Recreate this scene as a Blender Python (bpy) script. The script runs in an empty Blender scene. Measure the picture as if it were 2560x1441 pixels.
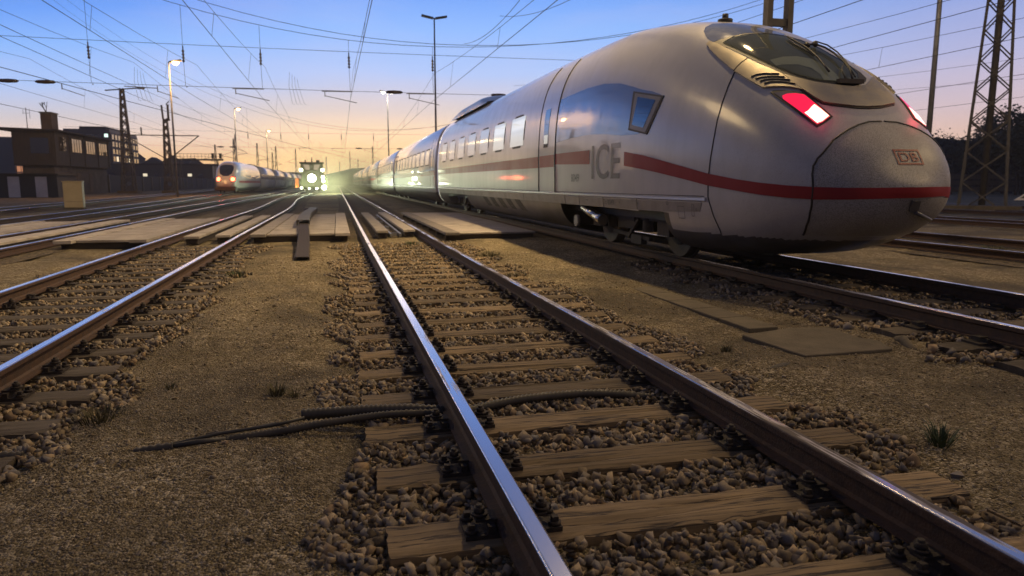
import bpy, bmesh, math, random
import numpy as np
from mathutils import Vector, Matrix
from mathutils.bvhtree import BVHTree
from mathutils.geometry import delaunay_2d_cdt
random.seed(7); rng = np.random.default_rng(7)
scene = bpy.context.scene
COL = scene.collection
R = math.radians

# ------------------------------------------------------------------ camera
# world: X right, Y along the tracks, Z up, rail heads at z = 0
HC, PITCH, YAW, FOC = 1.17, 8.412345, 13.717949, 1775.0
PW, PH = 2560.0, 1441.0
cam_d = bpy.data.cameras.new('camera'); cam = bpy.data.objects.new('camera', cam_d); COL.objects.link(cam)
cam.location = (0, 0, HC); cam.rotation_euler = (R(90 - PITCH), 0, R(-YAW))
cam_d.sensor_width = 36; cam_d.lens = 36 * FOC / PW; cam_d.clip_end = 6000; cam_d.clip_start = 0.05
cam_d.dof.use_dof = True; cam_d.dof.focus_distance = 4.6; cam_d.dof.aperture_fstop = 3.2
scene.camera = cam
CM = cam.rotation_euler.to_matrix(); CO = Vector((0, 0, HC))
def ray(px, py):                       # direction of a measured photograph point
    return (CM @ Vector(((px - PW / 2) / FOC, -(py - PH / 2) / FOC, -1.0))).normalized()
def on_z(px, py, z=0.0):
    d = ray(px, py); return CO + d * ((z - HC) / d.z)
def on_y(px, py, Y):
    d = ray(px, py); return CO + d * (Y / d.y)
def on_x(px, py, X):
    d = ray(px, py); return CO + d * (X / d.x)

# ------------------------------------------------------------------ objects
def tag(o, label=None, cat=None, group=None, kind=None):
    if label: o['label'] = label
    if cat: o['category'] = cat
    if group: o['group'] = group
    if kind: o['kind'] = kind
    return o
def thing(name, label, cat, loc=(0, 0, 0), rz=0.0, group=None):
    o = bpy.data.objects.new(name, None); COL.objects.link(o)
    o.location = loc; o.rotation_euler = (0, 0, rz); o.empty_display_size = .2
    return tag(o, label, cat, group)
def link(name, me, parent=None, mats=()):
    for m in (mats if isinstance(mats, (list, tuple)) else [mats]): me.materials.append(m)
    o = bpy.data.objects.new(name, me); COL.objects.link(o)
    if parent: o.parent = parent
    return o
KIDS = {}
def copy_tree(root, loc, rz=None, label=None):
    if root.name not in KIDS:
        KIDS[root.name] = [(c, list(c.children)) for c in root.children]
    r = root.copy(); COL.objects.link(r); r.location = loc
    if rz is not None: r.rotation_euler = (0, 0, rz)
    if label: r['label'] = label
    for c, subs in KIDS[root.name]:
        d = c.copy(); COL.objects.link(d); d.parent = r
        for s in subs:
            e = s.copy(); COL.objects.link(e); e.parent = d
    return r

class MB:
    """collects vertices and faces of one mesh"""
    def __init__(s): s.v = []; s.f = []; s.mi = []; s.sm = []
    def add(s, vs, fs, mi=0, smooth=False):
        b = len(s.v); s.v += [tuple(p) for p in vs]
        for f in fs:
            s.f.append(tuple(i + b for i in f)); s.mi.append(mi); s.sm.append(smooth)
        return s
    def box(s, x0, x1, y0, y1, z0, z1, mi=0):
        v = [(x0,y0,z0),(x1,y0,z0),(x1,y1,z0),(x0,y1,z0),(x0,y0,z1),(x1,y0,z1),(x1,y1,z1),(x0,y1,z1)]
        return s.add(v, [(3,2,1,0),(4,5,6,7),(0,1,5,4),(1,2,6,5),(2,3,7,6),(3,0,4,7)], mi)
    def obox(s, c, ax, ay, az, mi=0):   # oriented box: centre and three half axes
        c, ax, ay, az = map(Vector, (c, ax, ay, az))
        v = [c + ax*i + ay*j + az*k for k in (-1,1) for i, j in ((-1,-1),(1,-1),(1,1),(-1,1))]
        return s.add(v, [(3,2,1,0),(4,5,6,7),(0,1,5,4),(1,2,6,5),(2,3,7,6),(3,0,4,7)], mi)
    def bar(s, a, b, w, h=None, mi=0):
        a, b = Vector(a), Vector(b); d = (b - a)
        if d.length < 1e-6: return s
        t = d.normalized(); up = Vector((0,0,1)) if abs(t.z) < .95 else Vector((0,1,0))
        sd = t.cross(up).normalized(); u = sd.cross(t)
        return s.obox((a + b) / 2, sd * w / 2, d / 2, u * (h or w) / 2, mi)
    def tube(s, pts, r, n=8, mi=0, cap=True, smooth=True):
        pts = [Vector(p) for p in pts]; rs = r if isinstance(r, (list, tuple)) else [r] * len(pts)
        ring = []; prev = None
        for i, p in enumerate(pts):
            t = (pts[min(i+1, len(pts)-1)] - pts[max(i-1, 0)]).normalized()
            if prev is None:
                up = Vector((0,0,1)) if abs(t.z) < .9 else Vector((1,0,0)); sd = t.cross(up).normalized()
            else:
                sd = (prev - t * prev.dot(t)).normalized()
            prev = sd; u = sd.cross(t)
            ring += [p + (sd * math.cos(2*math.pi*k/n) + u * math.sin(2*math.pi*k/n)) * rs[i] for k in range(n)]
        f = [(i*n+k, i*n+(k+1)%n, (i+1)*n+(k+1)%n, (i+1)*n+k) for i in range(len(pts)-1) for k in range(n)]
        s.add(ring, f, mi, smooth)
        if cap:
            b = len(s.v) - len(ring); s.f += [tuple(b+k for k in range(n))[::-1], tuple(b+(len(pts)-1)*n+k for k in range(n))]
            s.mi += [mi, mi]; s.sm += [False, False]
        return s
    def cyl(s, a, b, r, n=16, mi=0, r2=None):
        return s.tube([a, b], [r, r if r2 is None else r2], n, mi)
    def prism(s, poly, ax, d0, d1, mi=0):   # polygon in a plane extruded along axis ax ('x','y','z')
        m = {'x': lambda p, d: (d, p[0], p[1]), 'y': lambda p, d: (p[0], d, p[1]), 'z': lambda p, d: (p[0], p[1], d)}[ax]
        n = len(poly); v = [m(p, d0) for p in poly] + [m(p, d1) for p in poly]
        return s.add(v, [tuple(range(n))[::-1], tuple(range(n, 2*n))] + [(i, (i+1)%n, n+(i+1)%n, n+i) for i in range(n)], mi)
    def lathe(s, prof, c=(0,0,0), n=16, mi=0, axis='z'):
        v = []
        for r, z in prof:
            for k in range(n):
                a = 2*math.pi*k/n; x, y = r*math.cos(a), r*math.sin(a)
                p = {'z': (x, y, z), 'x': (z, x, y), 'y': (x, z, y)}[axis]
                v.append((c[0]+p[0], c[1]+p[1], c[2]+p[2]))
        f = [(i*n+k, i*n+(k+1)%n, (i+1)*n+(k+1)%n, (i+1)*n+k) for i in range(len(prof)-1) for k in range(n)]
        return s.add(v, f, mi, True)
    def mesh(s, name, fix=True):
        me = bpy.data.meshes.new(name); me.from_pydata(s.v, [], s.f)
        me.polygons.foreach_set('material_index', s.mi); me.polygons.foreach_set('use_smooth', s.sm)
        me.update()
        if fix:
            bm = bmesh.new(); bm.from_mesh(me); bmesh.ops.recalc_face_normals(bm, faces=bm.faces); bm.to_mesh(me); bm.free()
        return me
    def build(s, name, mats, parent=None, fix=True):
        return link(name, s.mesh(name, fix), parent, mats)
def bevel(o, w=.01, seg=2):
    m = o.modifiers.new('bevel', 'BEVEL'); m.width = w; m.segments = seg; m.limit_method = 'ANGLE'; m.angle_limit = R(40)
    return o

# ------------------------------------------------------------------ materials
def newmat(name):
    m = bpy.data.materials.new(name); m.use_nodes = True; nt = m.node_tree; nt.nodes.clear()
    out = nt.nodes.new('ShaderNodeOutputMaterial'); b = nt.nodes.new('ShaderNodeBsdfPrincipled')
    nt.links.new(b.outputs[0], out.inputs[0]); return m, nt, b, out
def node(nt, t, ins={}, **props):
    n = nt.nodes.new('ShaderNode' + t)
    for k, v in props.items(): setattr(n, k, v)
    for k, v in ins.items():
        if isinstance(v, bpy.types.NodeSocket): nt.links.new(v, n.inputs[k])
        else: n.inputs[k].default_value = v
    return n
def ramp(nt, fac, stops, interp='LINEAR'):
    n = nt.nodes.new('ShaderNodeValToRGB'); nt.links.new(fac, n.inputs[0]); e = n.color_ramp.elements; n.color_ramp.interpolation = interp
    while len(e) < len(stops): e.new(.5)
    for i, (p, c) in enumerate(stops):
        e[i].position = p; e[i].color = tuple(c) + (1,) if hasattr(c, '__len__') else (c, c, c, 1)
    return n.outputs[0]
def mixc(nt, fac, a, b, mode='MIX'):
    n = nt.nodes.new('ShaderNodeMix'); n.data_type = 'RGBA'; n.blend_type = mode
    for sock, v in ((n.inputs[0], fac), (n.inputs[6], a), (n.inputs[7], b)):
        if isinstance(v, bpy.types.NodeSocket): nt.links.new(v, sock)
        elif hasattr(v, '__len__'): sock.default_value = tuple(v) + ((1,) if len(v) == 3 else ())
        else: sock.default_value = v
    return n.outputs[2]
def math_(nt, op, a, b=None, c=None):
    n = nt.nodes.new('ShaderNodeMath'); n.operation = op
    for i, v in enumerate((a, b, c)):
        if v is None: continue
        if isinstance(v, bpy.types.NodeSocket): nt.links.new(v, n.inputs[i])
        else: n.inputs[i].default_value = v
    return n.outputs[0]
def coords(nt, kind='Object', scale=(1,1,1)):
    t = nt.nodes.new('ShaderNodeTexCoord')
    return node(nt, 'Mapping', {'Vector': t.outputs[kind], 'Scale': scale}).outputs[0]
def mat(name, c, rough=.6, metal=0.0, c2=None, nscale=6.0, detail=5.0, bump=0.0, bscale=None, coat=0.0, coat_rough=.05, spec=.5,
        kind='Object', sc=(1,1,1), emit=None, estr=0.0, rvar=0.0):
    m, nt, b, out = newmat(name)
    b.inputs['Base Color'].default_value = tuple(c) + (1,); b.inputs['Roughness'].default_value = rough; b.inputs['Metallic'].default_value = metal
    b.inputs['Specular IOR Level'].default_value = spec
    b.inputs['Coat Weight'].default_value = coat; b.inputs['Coat Roughness'].default_value = coat_rough
    if c2 is not None or bump or rvar:
        co = coords(nt, kind, sc); n = node(nt, 'TexNoise', {'Vector': co, 'Scale': nscale, 'Detail': detail, 'Roughness': .6})
        f = ramp(nt, n.outputs[0], [(.32, 0.0), (.68, 1.0)])
        if c2 is not None: nt.links.new(mixc(nt, f, c, c2), b.inputs['Base Color'])
        if rvar: nt.links.new(math_(nt, 'MULTIPLY_ADD', f, rvar, rough), b.inputs['Roughness'])
        if bump:
            n2 = node(nt, 'TexNoise', {'Vector': co, 'Scale': bscale or nscale * 4, 'Detail': 4.0})
            bp = node(nt, 'Bump', {'Height': n2.outputs[0], 'Strength': bump, 'Distance': .02}); nt.links.new(bp.outputs[0], b.inputs['Normal'])
    if emit: b.inputs['Emission Color'].default_value = tuple(emit) + (1,); b.inputs['Emission Strength'].default_value = estr
    return m
M = {}
M['rust'] = mat('rusty_steel', (.045,.028,.02), .75, .2, c2=(.085,.045,.025), nscale=18, bump=.25, bscale=80)
M['dark_steel'] = mat('dark_greasy_steel', (.018,.014,.011), .75, .1, c2=(.04,.028,.02), nscale=30, bump=.3, bscale=90)
M['galv'] = mat('galvanised_steel', (.22,.23,.24), .5, .6, c2=(.15,.15,.16), nscale=5)
M['mast'] = mat('weathered_mast_steel', (.06,.058,.055), .7, .2, c2=(.10,.09,.08), nscale=4)
M['wire'] = mat('copper_wire', (.05,.045,.04), .6, .4)
M['black'] = mat('black_rubber', (.012,.012,.013), .55, c2=(.03,.028,.026), nscale=12)
M['concrete'] = mat('old_concrete', (.085,.07,.045), .95, c2=(.13,.108,.072), nscale=5, bump=.35, bscale=60)
M['insul'] = mat('brown_porcelain', (.05,.03,.025), .25)

def rail_head(name, polish):
    m, nt, b, out = newmat(name); co = coords(nt, 'Object')
    n = node(nt, 'TexNoise', {'Vector': coords(nt, 'Object', (60, .6, 60)), 'Scale': 1.0, 'Detail': 4.0})
    n2 = node(nt, 'TexNoise', {'Vector': coords(nt, 'Object', (9, 1.3, 9)), 'Scale': 1.0, 'Detail': 5.0})
    f = ramp(nt, math_(nt, 'ADD', math_(nt, 'MULTIPLY', n.outputs[0], .35), math_(nt, 'MULTIPLY', n2.outputs[0], .65)), [(.30 + polish * .30, 1.0), (.36 + polish * .34, 0.0)])
    nt.links.new(mixc(nt, f, (.05,.035,.028), (.80,.79,.80)), b.inputs['Base Color'])
    nt.links.new(math_(nt, 'MULTIPLY_ADD', f, .9, .05), b.inputs['Metallic'])
    nt.links.new(math_(nt, 'MULTIPLY_ADD', f, -.42, .60), b.inputs['Roughness'])
    return m
M['head_bright'] = rail_head('polished_rail_head', .95)
M['head_dull'] = rail_head('half_rusted_rail_head', .52)
M['head_far'] = rail_head('worn_rail_head', .8)

def wood(name, a, b_, dark=(.03,.02,.012), crack=.5, axis=(1.0, 34, 34), crackx=(.5, 13, 13)):
    m, nt, b, out = newmat(name)
    oi = nt.nodes.new('ShaderNodeObjectInfo')
    t = nt.nodes.new('ShaderNodeTexCoord')
    off = node(nt, 'VectorMath', {0: t.outputs['Object'], 1: oi.outputs['Location']}, operation='ADD').outputs[0]
    mp = node(nt, 'Mapping', {'Vector': off, 'Scale': axis}).outputs[0]
    n = node(nt, 'TexNoise', {'Vector': mp, 'Scale': 2.2, 'Detail': 9.0, 'Roughness': .72, 'Distortion': .12})
    n2 = node(nt, 'TexNoise', {'Vector': node(nt, 'Mapping', {'Vector': off, 'Scale': (1.1, 1.6, 2)}).outputs[0], 'Scale': 1.6, 'Detail': 3.0})
    n3 = node(nt, 'TexNoise', {'Vector': node(nt, 'Mapping', {'Vector': off, 'Scale': crackx}).outputs[0], 'Scale': 1.5, 'Detail': 6.0, 'Distortion': .25})
    c = mixc(nt, ramp(nt, n.outputs[0], [(.3, 0.), (.7, 1.)]), a, b_)
    c = mixc(nt, ramp(nt, n2.outputs[0], [(.38, 0.), (.72, .6)]), c, tuple(x * .45 for x in a))
    cr = ramp(nt, n3.outputs[0], [(.478, 0.), (.497, 1.), (.503, 1.), (.522, 0.)])
    c = mixc(nt, math_(nt, 'MULTIPLY', cr, crack * 1.5), c, dark)
    c = mixc(nt, oi.outputs['Random'], c, mixc(nt, .15, c, (.14,.13,.12)))
    hv = node(nt, 'HueSaturation', {'Color': c, 'Value': math_(nt, 'MULTIPLY_ADD', math_(nt, 'FRACT', math_(nt, 'MULTIPLY', oi.outputs['Random'], 7.3)), .6, .6)})
    nt.links.new(hv.outputs[0], b.inputs['Base Color'])
    b.inputs['Roughness'].default_value = .85
    h = math_(nt, 'SUBTRACT', math_(nt, 'MULTIPLY', n.outputs[0], .5), math_(nt, 'MULTIPLY', cr, crack))
    bp = node(nt, 'Bump', {'Height': h, 'Strength': .8, 'Distance': .006}); nt.links.new(bp.outputs[0], b.inputs['Normal'])
    return m
M['sleeper'] = wood('weathered_oak', (.12,.082,.038), (.33,.23,.11), crack=.9)
M['sleeper_dark'] = wood('tarred_oak', (.045,.035,.023), (.12,.09,.055))
M['board'] = wood('grey_boards', (.36,.32,.28), (.50,.45,.40), crack=.3)  # tone raised so the colour itself holds lamp light on the crossing

def stone_mat(name, cols, dust=.35):
    m, nt, b, out = newmat(name)
    g = nt.nodes.new('ShaderNodeNewGeometry')
    c = ramp(nt, g.outputs['Random Per Island'], cols)
    co = coords(nt, 'Object'); n = node(nt, 'TexNoise', {'Vector': co, 'Scale': 35.0, 'Detail': 6.0, 'Roughness': .7})
    c = mixc(nt, ramp(nt, n.outputs[0], [(.4, 0.), (.8, .6)]), c, (.27,.2,.115))
    nt.links.new(c, b.inputs['Base Color']); b.inputs['Roughness'].default_value = .88
    bp = node(nt, 'Bump', {'Height': n.outputs[0], 'Strength': .5, 'Distance': .008}); nt.links.new(bp.outputs[0], b.inputs['Normal'])
    return m
M['stone'] = stone_mat('crushed_stone', [(0., (.05,.04,.028)), (.2, (.15,.115,.07)), (.4, (.26,.2,.12)), (.52, (.11,.11,.115)), (.68, (.20,.18,.155)), (.82, (.42,.33,.21)), (.9, (.24,.16,.085)), (1., (.09,.07,.045))])
M['chip'] = stone_mat('gravel_chips', [(0., (.07,.052,.028)), (.3, (.2,.155,.085)), (.6, (.3,.24,.145)), (.8, (.18,.165,.14)), (1., (.48,.41,.29))])

def ground_mat():
    m, nt, b, out = newmat('gravel_ground')
    g = nt.nodes.new('ShaderNodeNewGeometry'); co = g.outputs['Position']
    v = node(nt, 'TexVoronoi', {'Vector': co, 'Scale': 85.0, 'Randomness': 1.0})
    v2 = node(nt, 'TexVoronoi', {'Vector': co, 'Scale': 38.0, 'Randomness': 1.0})
    big = node(nt, 'TexNoise', {'Vector': co, 'Scale': .9, 'Detail': 7.0, 'Roughness': .62})
    mid = node(nt, 'TexNoise', {'Vector': co, 'Scale': 7.0, 'Detail': 6.0, 'Roughness': .7})
    sep = node(nt, 'SeparateColor', {0: v.outputs['Color']})
    c = ramp(nt, sep.outputs[0], [(0., (.055,.042,.02)), (.3, (.16,.125,.065)), (.65, (.25,.20,.11)), (.86, (.38,.315,.20)), (1., (.56,.485,.35))])
    sep2 = node(nt, 'SeparateColor', {0: v2.outputs['Color']})
    c = mixc(nt, ramp(nt, sep2.outputs[1], [(.80, 0.), (.86, .85)]), c, (.45,.385,.265))
    c = mixc(nt, ramp(nt, mid.outputs[0], [(.42, 0.), (.68, .6)]), c, (.085,.064,.03))
    c = mixc(nt, ramp(nt, big.outputs[0], [(.44, 0.), (.64, .55)]), c, (.11,.088,.045))
    stain = node(nt, 'TexNoise', {'Vector': co, 'Scale': .42, 'Detail': 8.0, 'Roughness': .7, 'Distortion': .6})
    c = mixc(nt, ramp(nt, stain.outputs[0], [(.48, 0.), (.60, .75)]), c, (.065,.054,.038))
    nt.links.new(c, b.inputs['Base Color']); b.inputs['Roughness'].default_value = .95; b.inputs['Specular IOR Level'].default_value = .25
    h = math_(nt, 'ADD', math_(nt, 'MULTIPLY', v.outputs['Distance'], -1.0), math_(nt, 'MULTIPLY', mid.outputs[0], 1.2))
    h = math_(nt, 'ADD', h, math_(nt, 'MULTIPLY', v2.outputs['Distance'], -.8))
    bp = node(nt, 'Bump', {'Height': h, 'Strength': .9, 'Distance': .014}); nt.links.new(bp.outputs[0], b.inputs['Normal'])
    return m
M['ground'] = ground_mat()
def bed_mat():
    m, nt, b, out = newmat('trodden_ballast')
    g = nt.nodes.new('ShaderNodeNewGeometry'); co = g.outputs['Position']
    v = node(nt, 'TexVoronoi', {'Vector': co, 'Scale': 19.0}); big = node(nt, 'TexNoise', {'Vector': co, 'Scale': .6, 'Detail': 6.0})
    sep = node(nt, 'SeparateColor', {0: v.outputs['Color']})
    c = ramp(nt, sep.outputs[0], [(0., (.03,.024,.015)), (.5, (.085,.065,.035)), (1., (.2,.155,.09))])
    c = mixc(nt, ramp(nt, big.outputs[0], [(.4, 0.), (.65, .6)]), c, (.06,.043,.026))
    nt.links.new(c, b.inputs['Base Color']); b.inputs['Roughness'].default_value = .95
    bp = node(nt, 'Bump', {'Height': v.outputs['Distance'], 'Strength': 1.0, 'Distance': -.04}); nt.links.new(bp.outputs[0], b.inputs['Normal'])
    return m
M['bed'] = bed_mat()

def paint(name, base, dirt=0.0, speck=0.0, rough=.3, coat=.8, streak=0.25, coat_rough=.03, metal=0., spec=.5):
    """train paint: clear coat, greasy streaks, and insect and brake-dust specks that get denser towards the nose tip (object y = 0)"""
    m, nt, b, out = newmat(name)
    t = nt.nodes.new('ShaderNodeTexCoord'); co = t.outputs['Object']
    st = node(nt, 'TexNoise', {'Vector': node(nt, 'Mapping', {'Vector': co, 'Scale': (2.2, 1.6, .45)}).outputs[0], 'Scale': 2.0, 'Detail': 6.0, 'Roughness': .62})
    sp = node(nt, 'TexNoise', {'Vector': co, 'Scale': 150.0, 'Detail': 3.0, 'Roughness': .75})
    blot = node(nt, 'TexNoise', {'Vector': co, 'Scale': 1.3, 'Detail': 6.0, 'Roughness': .65})
    c = mixc(nt, ramp(nt, st.outputs[0], [(.45, 0.), (.75, streak)]), base, tuple(x * .55 for x in base))
    xyz = node(nt, 'SeparateXYZ', {0: co})
    near = ramp(nt, math_(nt, 'MULTIPLY', xyz.outputs[1], .25), [(0.0, 1.), (.35, .75), (.75, .28), (1., .12)])
    thr = math_(nt, 'MULTIPLY', near, speck)
    s2 = ramp(nt, math_(nt, 'ADD', sp.outputs[0], math_(nt, 'MULTIPLY', math_(nt, 'SUBTRACT', thr, 1.0), .16)), [(.50, 0.), (.58, 1.)])
    s2 = math_(nt, 'MULTIPLY', s2, speck)
    c = mixc(nt, math_(nt, 'MULTIPLY', s2, .85), c, (.045,.038,.032))
    film = math_(nt, 'MULTIPLY', near, dirt)
    c = mixc(nt, math_(nt, 'MULTIPLY', film, ramp(nt, blot.outputs[0], [(.3, .35), (.7, 1.)])), c, (.12,.10,.08))
    nt.links.new(c, b.inputs['Base Color'])
    r = math_(nt, 'ADD', math_(nt, 'MULTIPLY_ADD', ramp(nt, st.outputs[0], [(.4, 0.), (.7, 1.)]), .12, rough), math_(nt, 'MULTIPLY', near, speck * .25))
    nt.links.new(r, b.inputs['Roughness'])
    cw = math_(nt, 'MULTIPLY', math_(nt, 'SUBTRACT', 1.0, math_(nt, 'MULTIPLY', near, speck * .75)), coat)
    nt.links.new(cw, b.inputs['Coat Weight'])
    nt.links.new(math_(nt, 'MULTIPLY_ADD', near, speck * .35, coat_rough), b.inputs['Coat Roughness'])
    b.inputs['Coat IOR'].default_value = 1.7; b.inputs['Metallic'].default_value = metal; b.inputs['Specular IOR Level'].default_value = spec
    return m
M['white'] = paint('light_grey_train_paint', (.50,.495,.51), dirt=.45, speck=.78)
M['hatch'] = paint('dirty_hatch_paint', (.47,.455,.435), dirt=.45, speck=1.1)
M['cowl'] = paint('lamp_tinted_cowl_paint', (.46,.41,.31), dirt=.2, speck=.6, rough=.30, coat=.2, metal=.9)  # silver-grey paint, base tinted to carry the golden lamp reflection
M['red'] = paint('traffic_red_band', (.26,.012,.017), dirt=.1, speck=.4, rough=.4, coat=.12, spec=.2)
M['emblem'] = mat('emblem_red', (.26,.008,.014), .5, c2=(.16,.01,.012), nscale=40)
M['white_far'] = paint('train_paint_clean', (.49,.485,.50), streak=.15)
M['band'] = paint('smoke_blue_window_band', (.20,.23,.30), rough=.12, coat=1., streak=.1, coat_rough=.015)
M['skirt'] = mat('grey_skirt_paint', (.10,.10,.11), .45, c2=(.06,.058,.055), nscale=2, coat=.2, coat_rough=.2)
M['sill_strip'] = mat('brushed_aluminium', (.62,.62,.66), .3, .85)
M['sill_panel'] = mat('dusty_sill_paint', (.30,.28,.26), .5, c2=(.2,.18,.16), nscale=3)
M['seam'] = mat('black_joint', (.008,.008,.009), .6)
M['glass'] = None
def glass(name, tint, gloss=.04, alpha=.0):
    m, nt, b, out = newmat(name); b.inputs['Base Color'].default_value = tuple(tint) + (1,); b.inputs['Roughness'].default_value = gloss
    b.inputs['Coat Weight'].default_value = 1; b.inputs['Coat Roughness'].default_value = .01; b.inputs['Coat IOR'].default_value = 1.7
    if alpha:
        tr = node(nt, 'BsdfTransparent', {'Color': (.7,.74,.72,1)})
        mx = node(nt, 'MixShader', {0: alpha, 1: b.outputs[0], 2: tr.outputs[0]}); nt.links.new(mx.outputs[0], out.inputs[0])
    return m
M['glass'] = glass('dark_glass', (.02,.024,.028))
M['screen_glass'] = glass('tinted_windscreen', (.03,.034,.036), .05, .62)
M['cab_inside'] = mat('dim_cab_interior', (.20,.21,.20), .8, c2=(.30,.31,.28), nscale=1.2)
M['dash'] = mat('grey_green_desk', (.62,.64,.55), .7)
def lit(name, col, s, base=(.05,.05,.05), grad=False):
    m, nt, b, out = newmat(name); b.inputs['Base Color'].default_value = tuple(base) + (1,); b.inputs['Roughness'].default_value = .08
    b.inputs['Emission Color'].default_value = tuple(col) + (1,); b.inputs['Emission Strength'].default_value = s
    b.inputs['Coat Weight'].default_value = .6
    if grad:
        zc = node(nt, 'SeparateXYZ', {0: coords(nt, 'Object')}).outputs[2]
        nt.links.new(math_(nt, 'MULTIPLY', ramp(nt, math_(nt, 'MULTIPLY', zc, .33), [(.70, .62), (.80, .75), (.83, 1.), (.88, 1.), (.90, .7)]), s), b.inputs['Emission Strength'])
    return m
M['win_lit'] = lit('lit_coach_window', (1., .94, .80), .75, (.12,.12,.12), True)
M['win_dim'] = lit('dim_coach_window', (1., .9, .8), .26, (.16,.16,.17))
M['sodium'] = lit('sodium_lamp', (1., .55, .16), 45.)
M['lamp_white'] = lit('mercury_lamp', (1., .92, .75), 22.)
M['tail_red'] = lit('red_tail_lens', (1., .015, .07), 1.1, (.25,.01,.02))
M['tail_hot'] = lit('tail_lamp_bulb', (1., .66, .46), 2.6)
M['tail_far'] = lit('far_tail_lamp', (1., .10, .04), 14.)
M['head_green'] = lit('machine_headlight', (.92, 1., .66), 38.)
M['lens_clear'] = glass('clear_lens', (.22,.2,.18), .1)
M['chrome'] = mat('bright_metal', (.6,.6,.62), .22, 1.)
# ------------------------------------------------------------------ the large train
TX, TY = 5.851, 6.196                      # centre line of its track, nose tip
KS = np.array([0, .06, .25, .6, 1.1, 1.8, 2.6, 3.6, 4.8, 6.2, 8., 12.])
PR = dict(zt=[1.13,1.211,1.51,1.835,2.272,2.742,3.149,3.504,3.734,3.888,3.924,3.958], w=[0,.255,.616,.888,1.086,1.2,1.286,1.379,1.441,1.469,1.479,1.481],
  zb=[1.09,.965,.742,.57,.402,.267,.218,.199,.187,.179,.174,.17], zm=[1.11,1.107,1.119,1.154,1.219,1.244,1.289,1.401,1.469,1.49,1.512,1.534],
  nu=[2.0,2.274,2.408,2.538,2.553,2.54,2.519,2.595,2.677,2.777,2.792,2.814], nl=[2.,2.24,2.419,2.597,2.985,3.482,3.98,3.98,3.982,3.983,3.985,3.988])
def pchip(x, y, xi):
    h = np.diff(x); d = np.diff(y) / h; m = np.zeros_like(y)
    for i in range(1, len(x) - 1):
        if d[i-1] * d[i] > 0:
            w1, w2 = 2*h[i] + h[i-1], h[i] + 2*h[i-1]; m[i] = (w1 + w2) / (w1 / d[i-1] + w2 / d[i])
    m[0] = d[0]; k = np.clip(np.searchsorted(x, xi) - 1, 0, len(x) - 2); t = (xi - x[k]) / h[k]; t2 = t*t; t3 = t2*t
    return (2*t3-3*t2+1)*y[k] + (t3-2*t2+t)*h[k]*m[k] + (-2*t3+3*t2)*y[k+1] + (t3-t2)*h[k]*m[k+1]
def surf(s, th):
    s = np.asarray(s, float); p = {k: pchip(np.sqrt(KS), np.array(v, float), np.sqrt(np.minimum(s, 12.)))[:, None] for k, v in PR.items()}
    c, sn = np.cos(th)[None], np.sin(th)[None]; n = np.where(sn >= 0, p['nu'], p['nl'])
    x = np.sign(c) * np.abs(c)**(2/n) * p['w']
    z = p['zm'] + np.sign(sn) * np.abs(sn)**(2/n) * np.where(sn >= 0, p['zt'] - p['zm'], p['zm'] - p['zb'])
    return np.stack([x, s[:, None] + 0*x, z], -1)
def theta_n(n):
    return np.linspace(-math.pi, math.pi, n + 1)[:-1]
def loft(s, keep=None, n=120, cap=None):
    """mesh builder of the car body between the stations s; keep(x, s, z) selects faces"""
    P = surf(s, theta_n(n)); mb = MB(); mb.v = [tuple(p) for p in P.reshape(-1, 3)]
    for i in range(len(s) - 1):
        for k in range(n):
            k2 = (k + 1) % n; c = (P[i,k] + P[i+1,k2]) / 2
            if keep is None or keep(*c): mb.f.append((i*n+k, i*n+k2, (i+1)*n+k2, (i+1)*n+k)); mb.mi.append(0); mb.sm.append(True)
    if cap:
        for i in cap: mb.f.append(tuple(i*n+k for k in range(n))); mb.mi.append(0); mb.sm.append(False)
    return mb
def tidy(o):
    bm = bmesh.new(); bm.from_mesh(o.data); bmesh.ops.delete(bm, geom=[v for v in bm.verts if not v.link_faces], context='VERTS')
    bmesh.ops.recalc_face_normals(bm, faces=bm.faces); bm.to_mesh(o.data); bm.free(); return o
S1 = np.concatenate([np.linspace(0.02, math.sqrt(6.5), 74)**2, np.arange(6.8, 25.75, .45), [25.7]])
_b = loft(S1, None, 160, cap=[0]); BV = BVHTree.FromPolygons([Vector(v) for v in _b.v], _b.f)
TO = Vector((TX, TY, 0))
def cast_px(p):
    d = ray(*p); h = BV.ray_cast(CO - TO, d); return (h[0], h[1]) if h[0] else (None, None)
def cast_side(p, sx=-1):                     # p = (s, z), looking at one flank
    h = BV.ray_cast(Vector((3 * sx, p[0], p[1])), Vector((-sx, 0, 0))); return (h[0], h[1]) if h[0] else (None, None)
def cast_front(p):                           # p = (x, z), looking at the nose from ahead
    h = BV.ray_cast(Vector((p[0], -5, p[1])), Vector((0, 1, 0))); return (h[0], h[1]) if h[0] else (None, None)
def out(c, n):
    v = Vector((c.x, c.y - max(c.y, 4), c.z - 1.3)); return n if n.dot(v) > 0 else -n
def inside(p, poly):
    c = False; n = len(poly)
    for i in range(n):
        (x1, y1), (x2, y2) = poly[i], poly[i-1]
        if (y1 > p[1]) != (y2 > p[1]) and p[0] < (x2-x1)*(p[1]-y1)/(y2-y1)+x1: c = not c
    return c
def smooth_poly(poly, it=2):
    for _ in range(it):
        q = []
        for i in range(len(poly)):
            a, b = poly[i], poly[(i+1) % len(poly)]
            q += [(a[0]*.75+b[0]*.25, a[1]*.75+b[1]*.25), (a[0]*.25+b[0]*.75, a[1]*.25+b[1]*.75)]
        poly = q
    return poly
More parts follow.
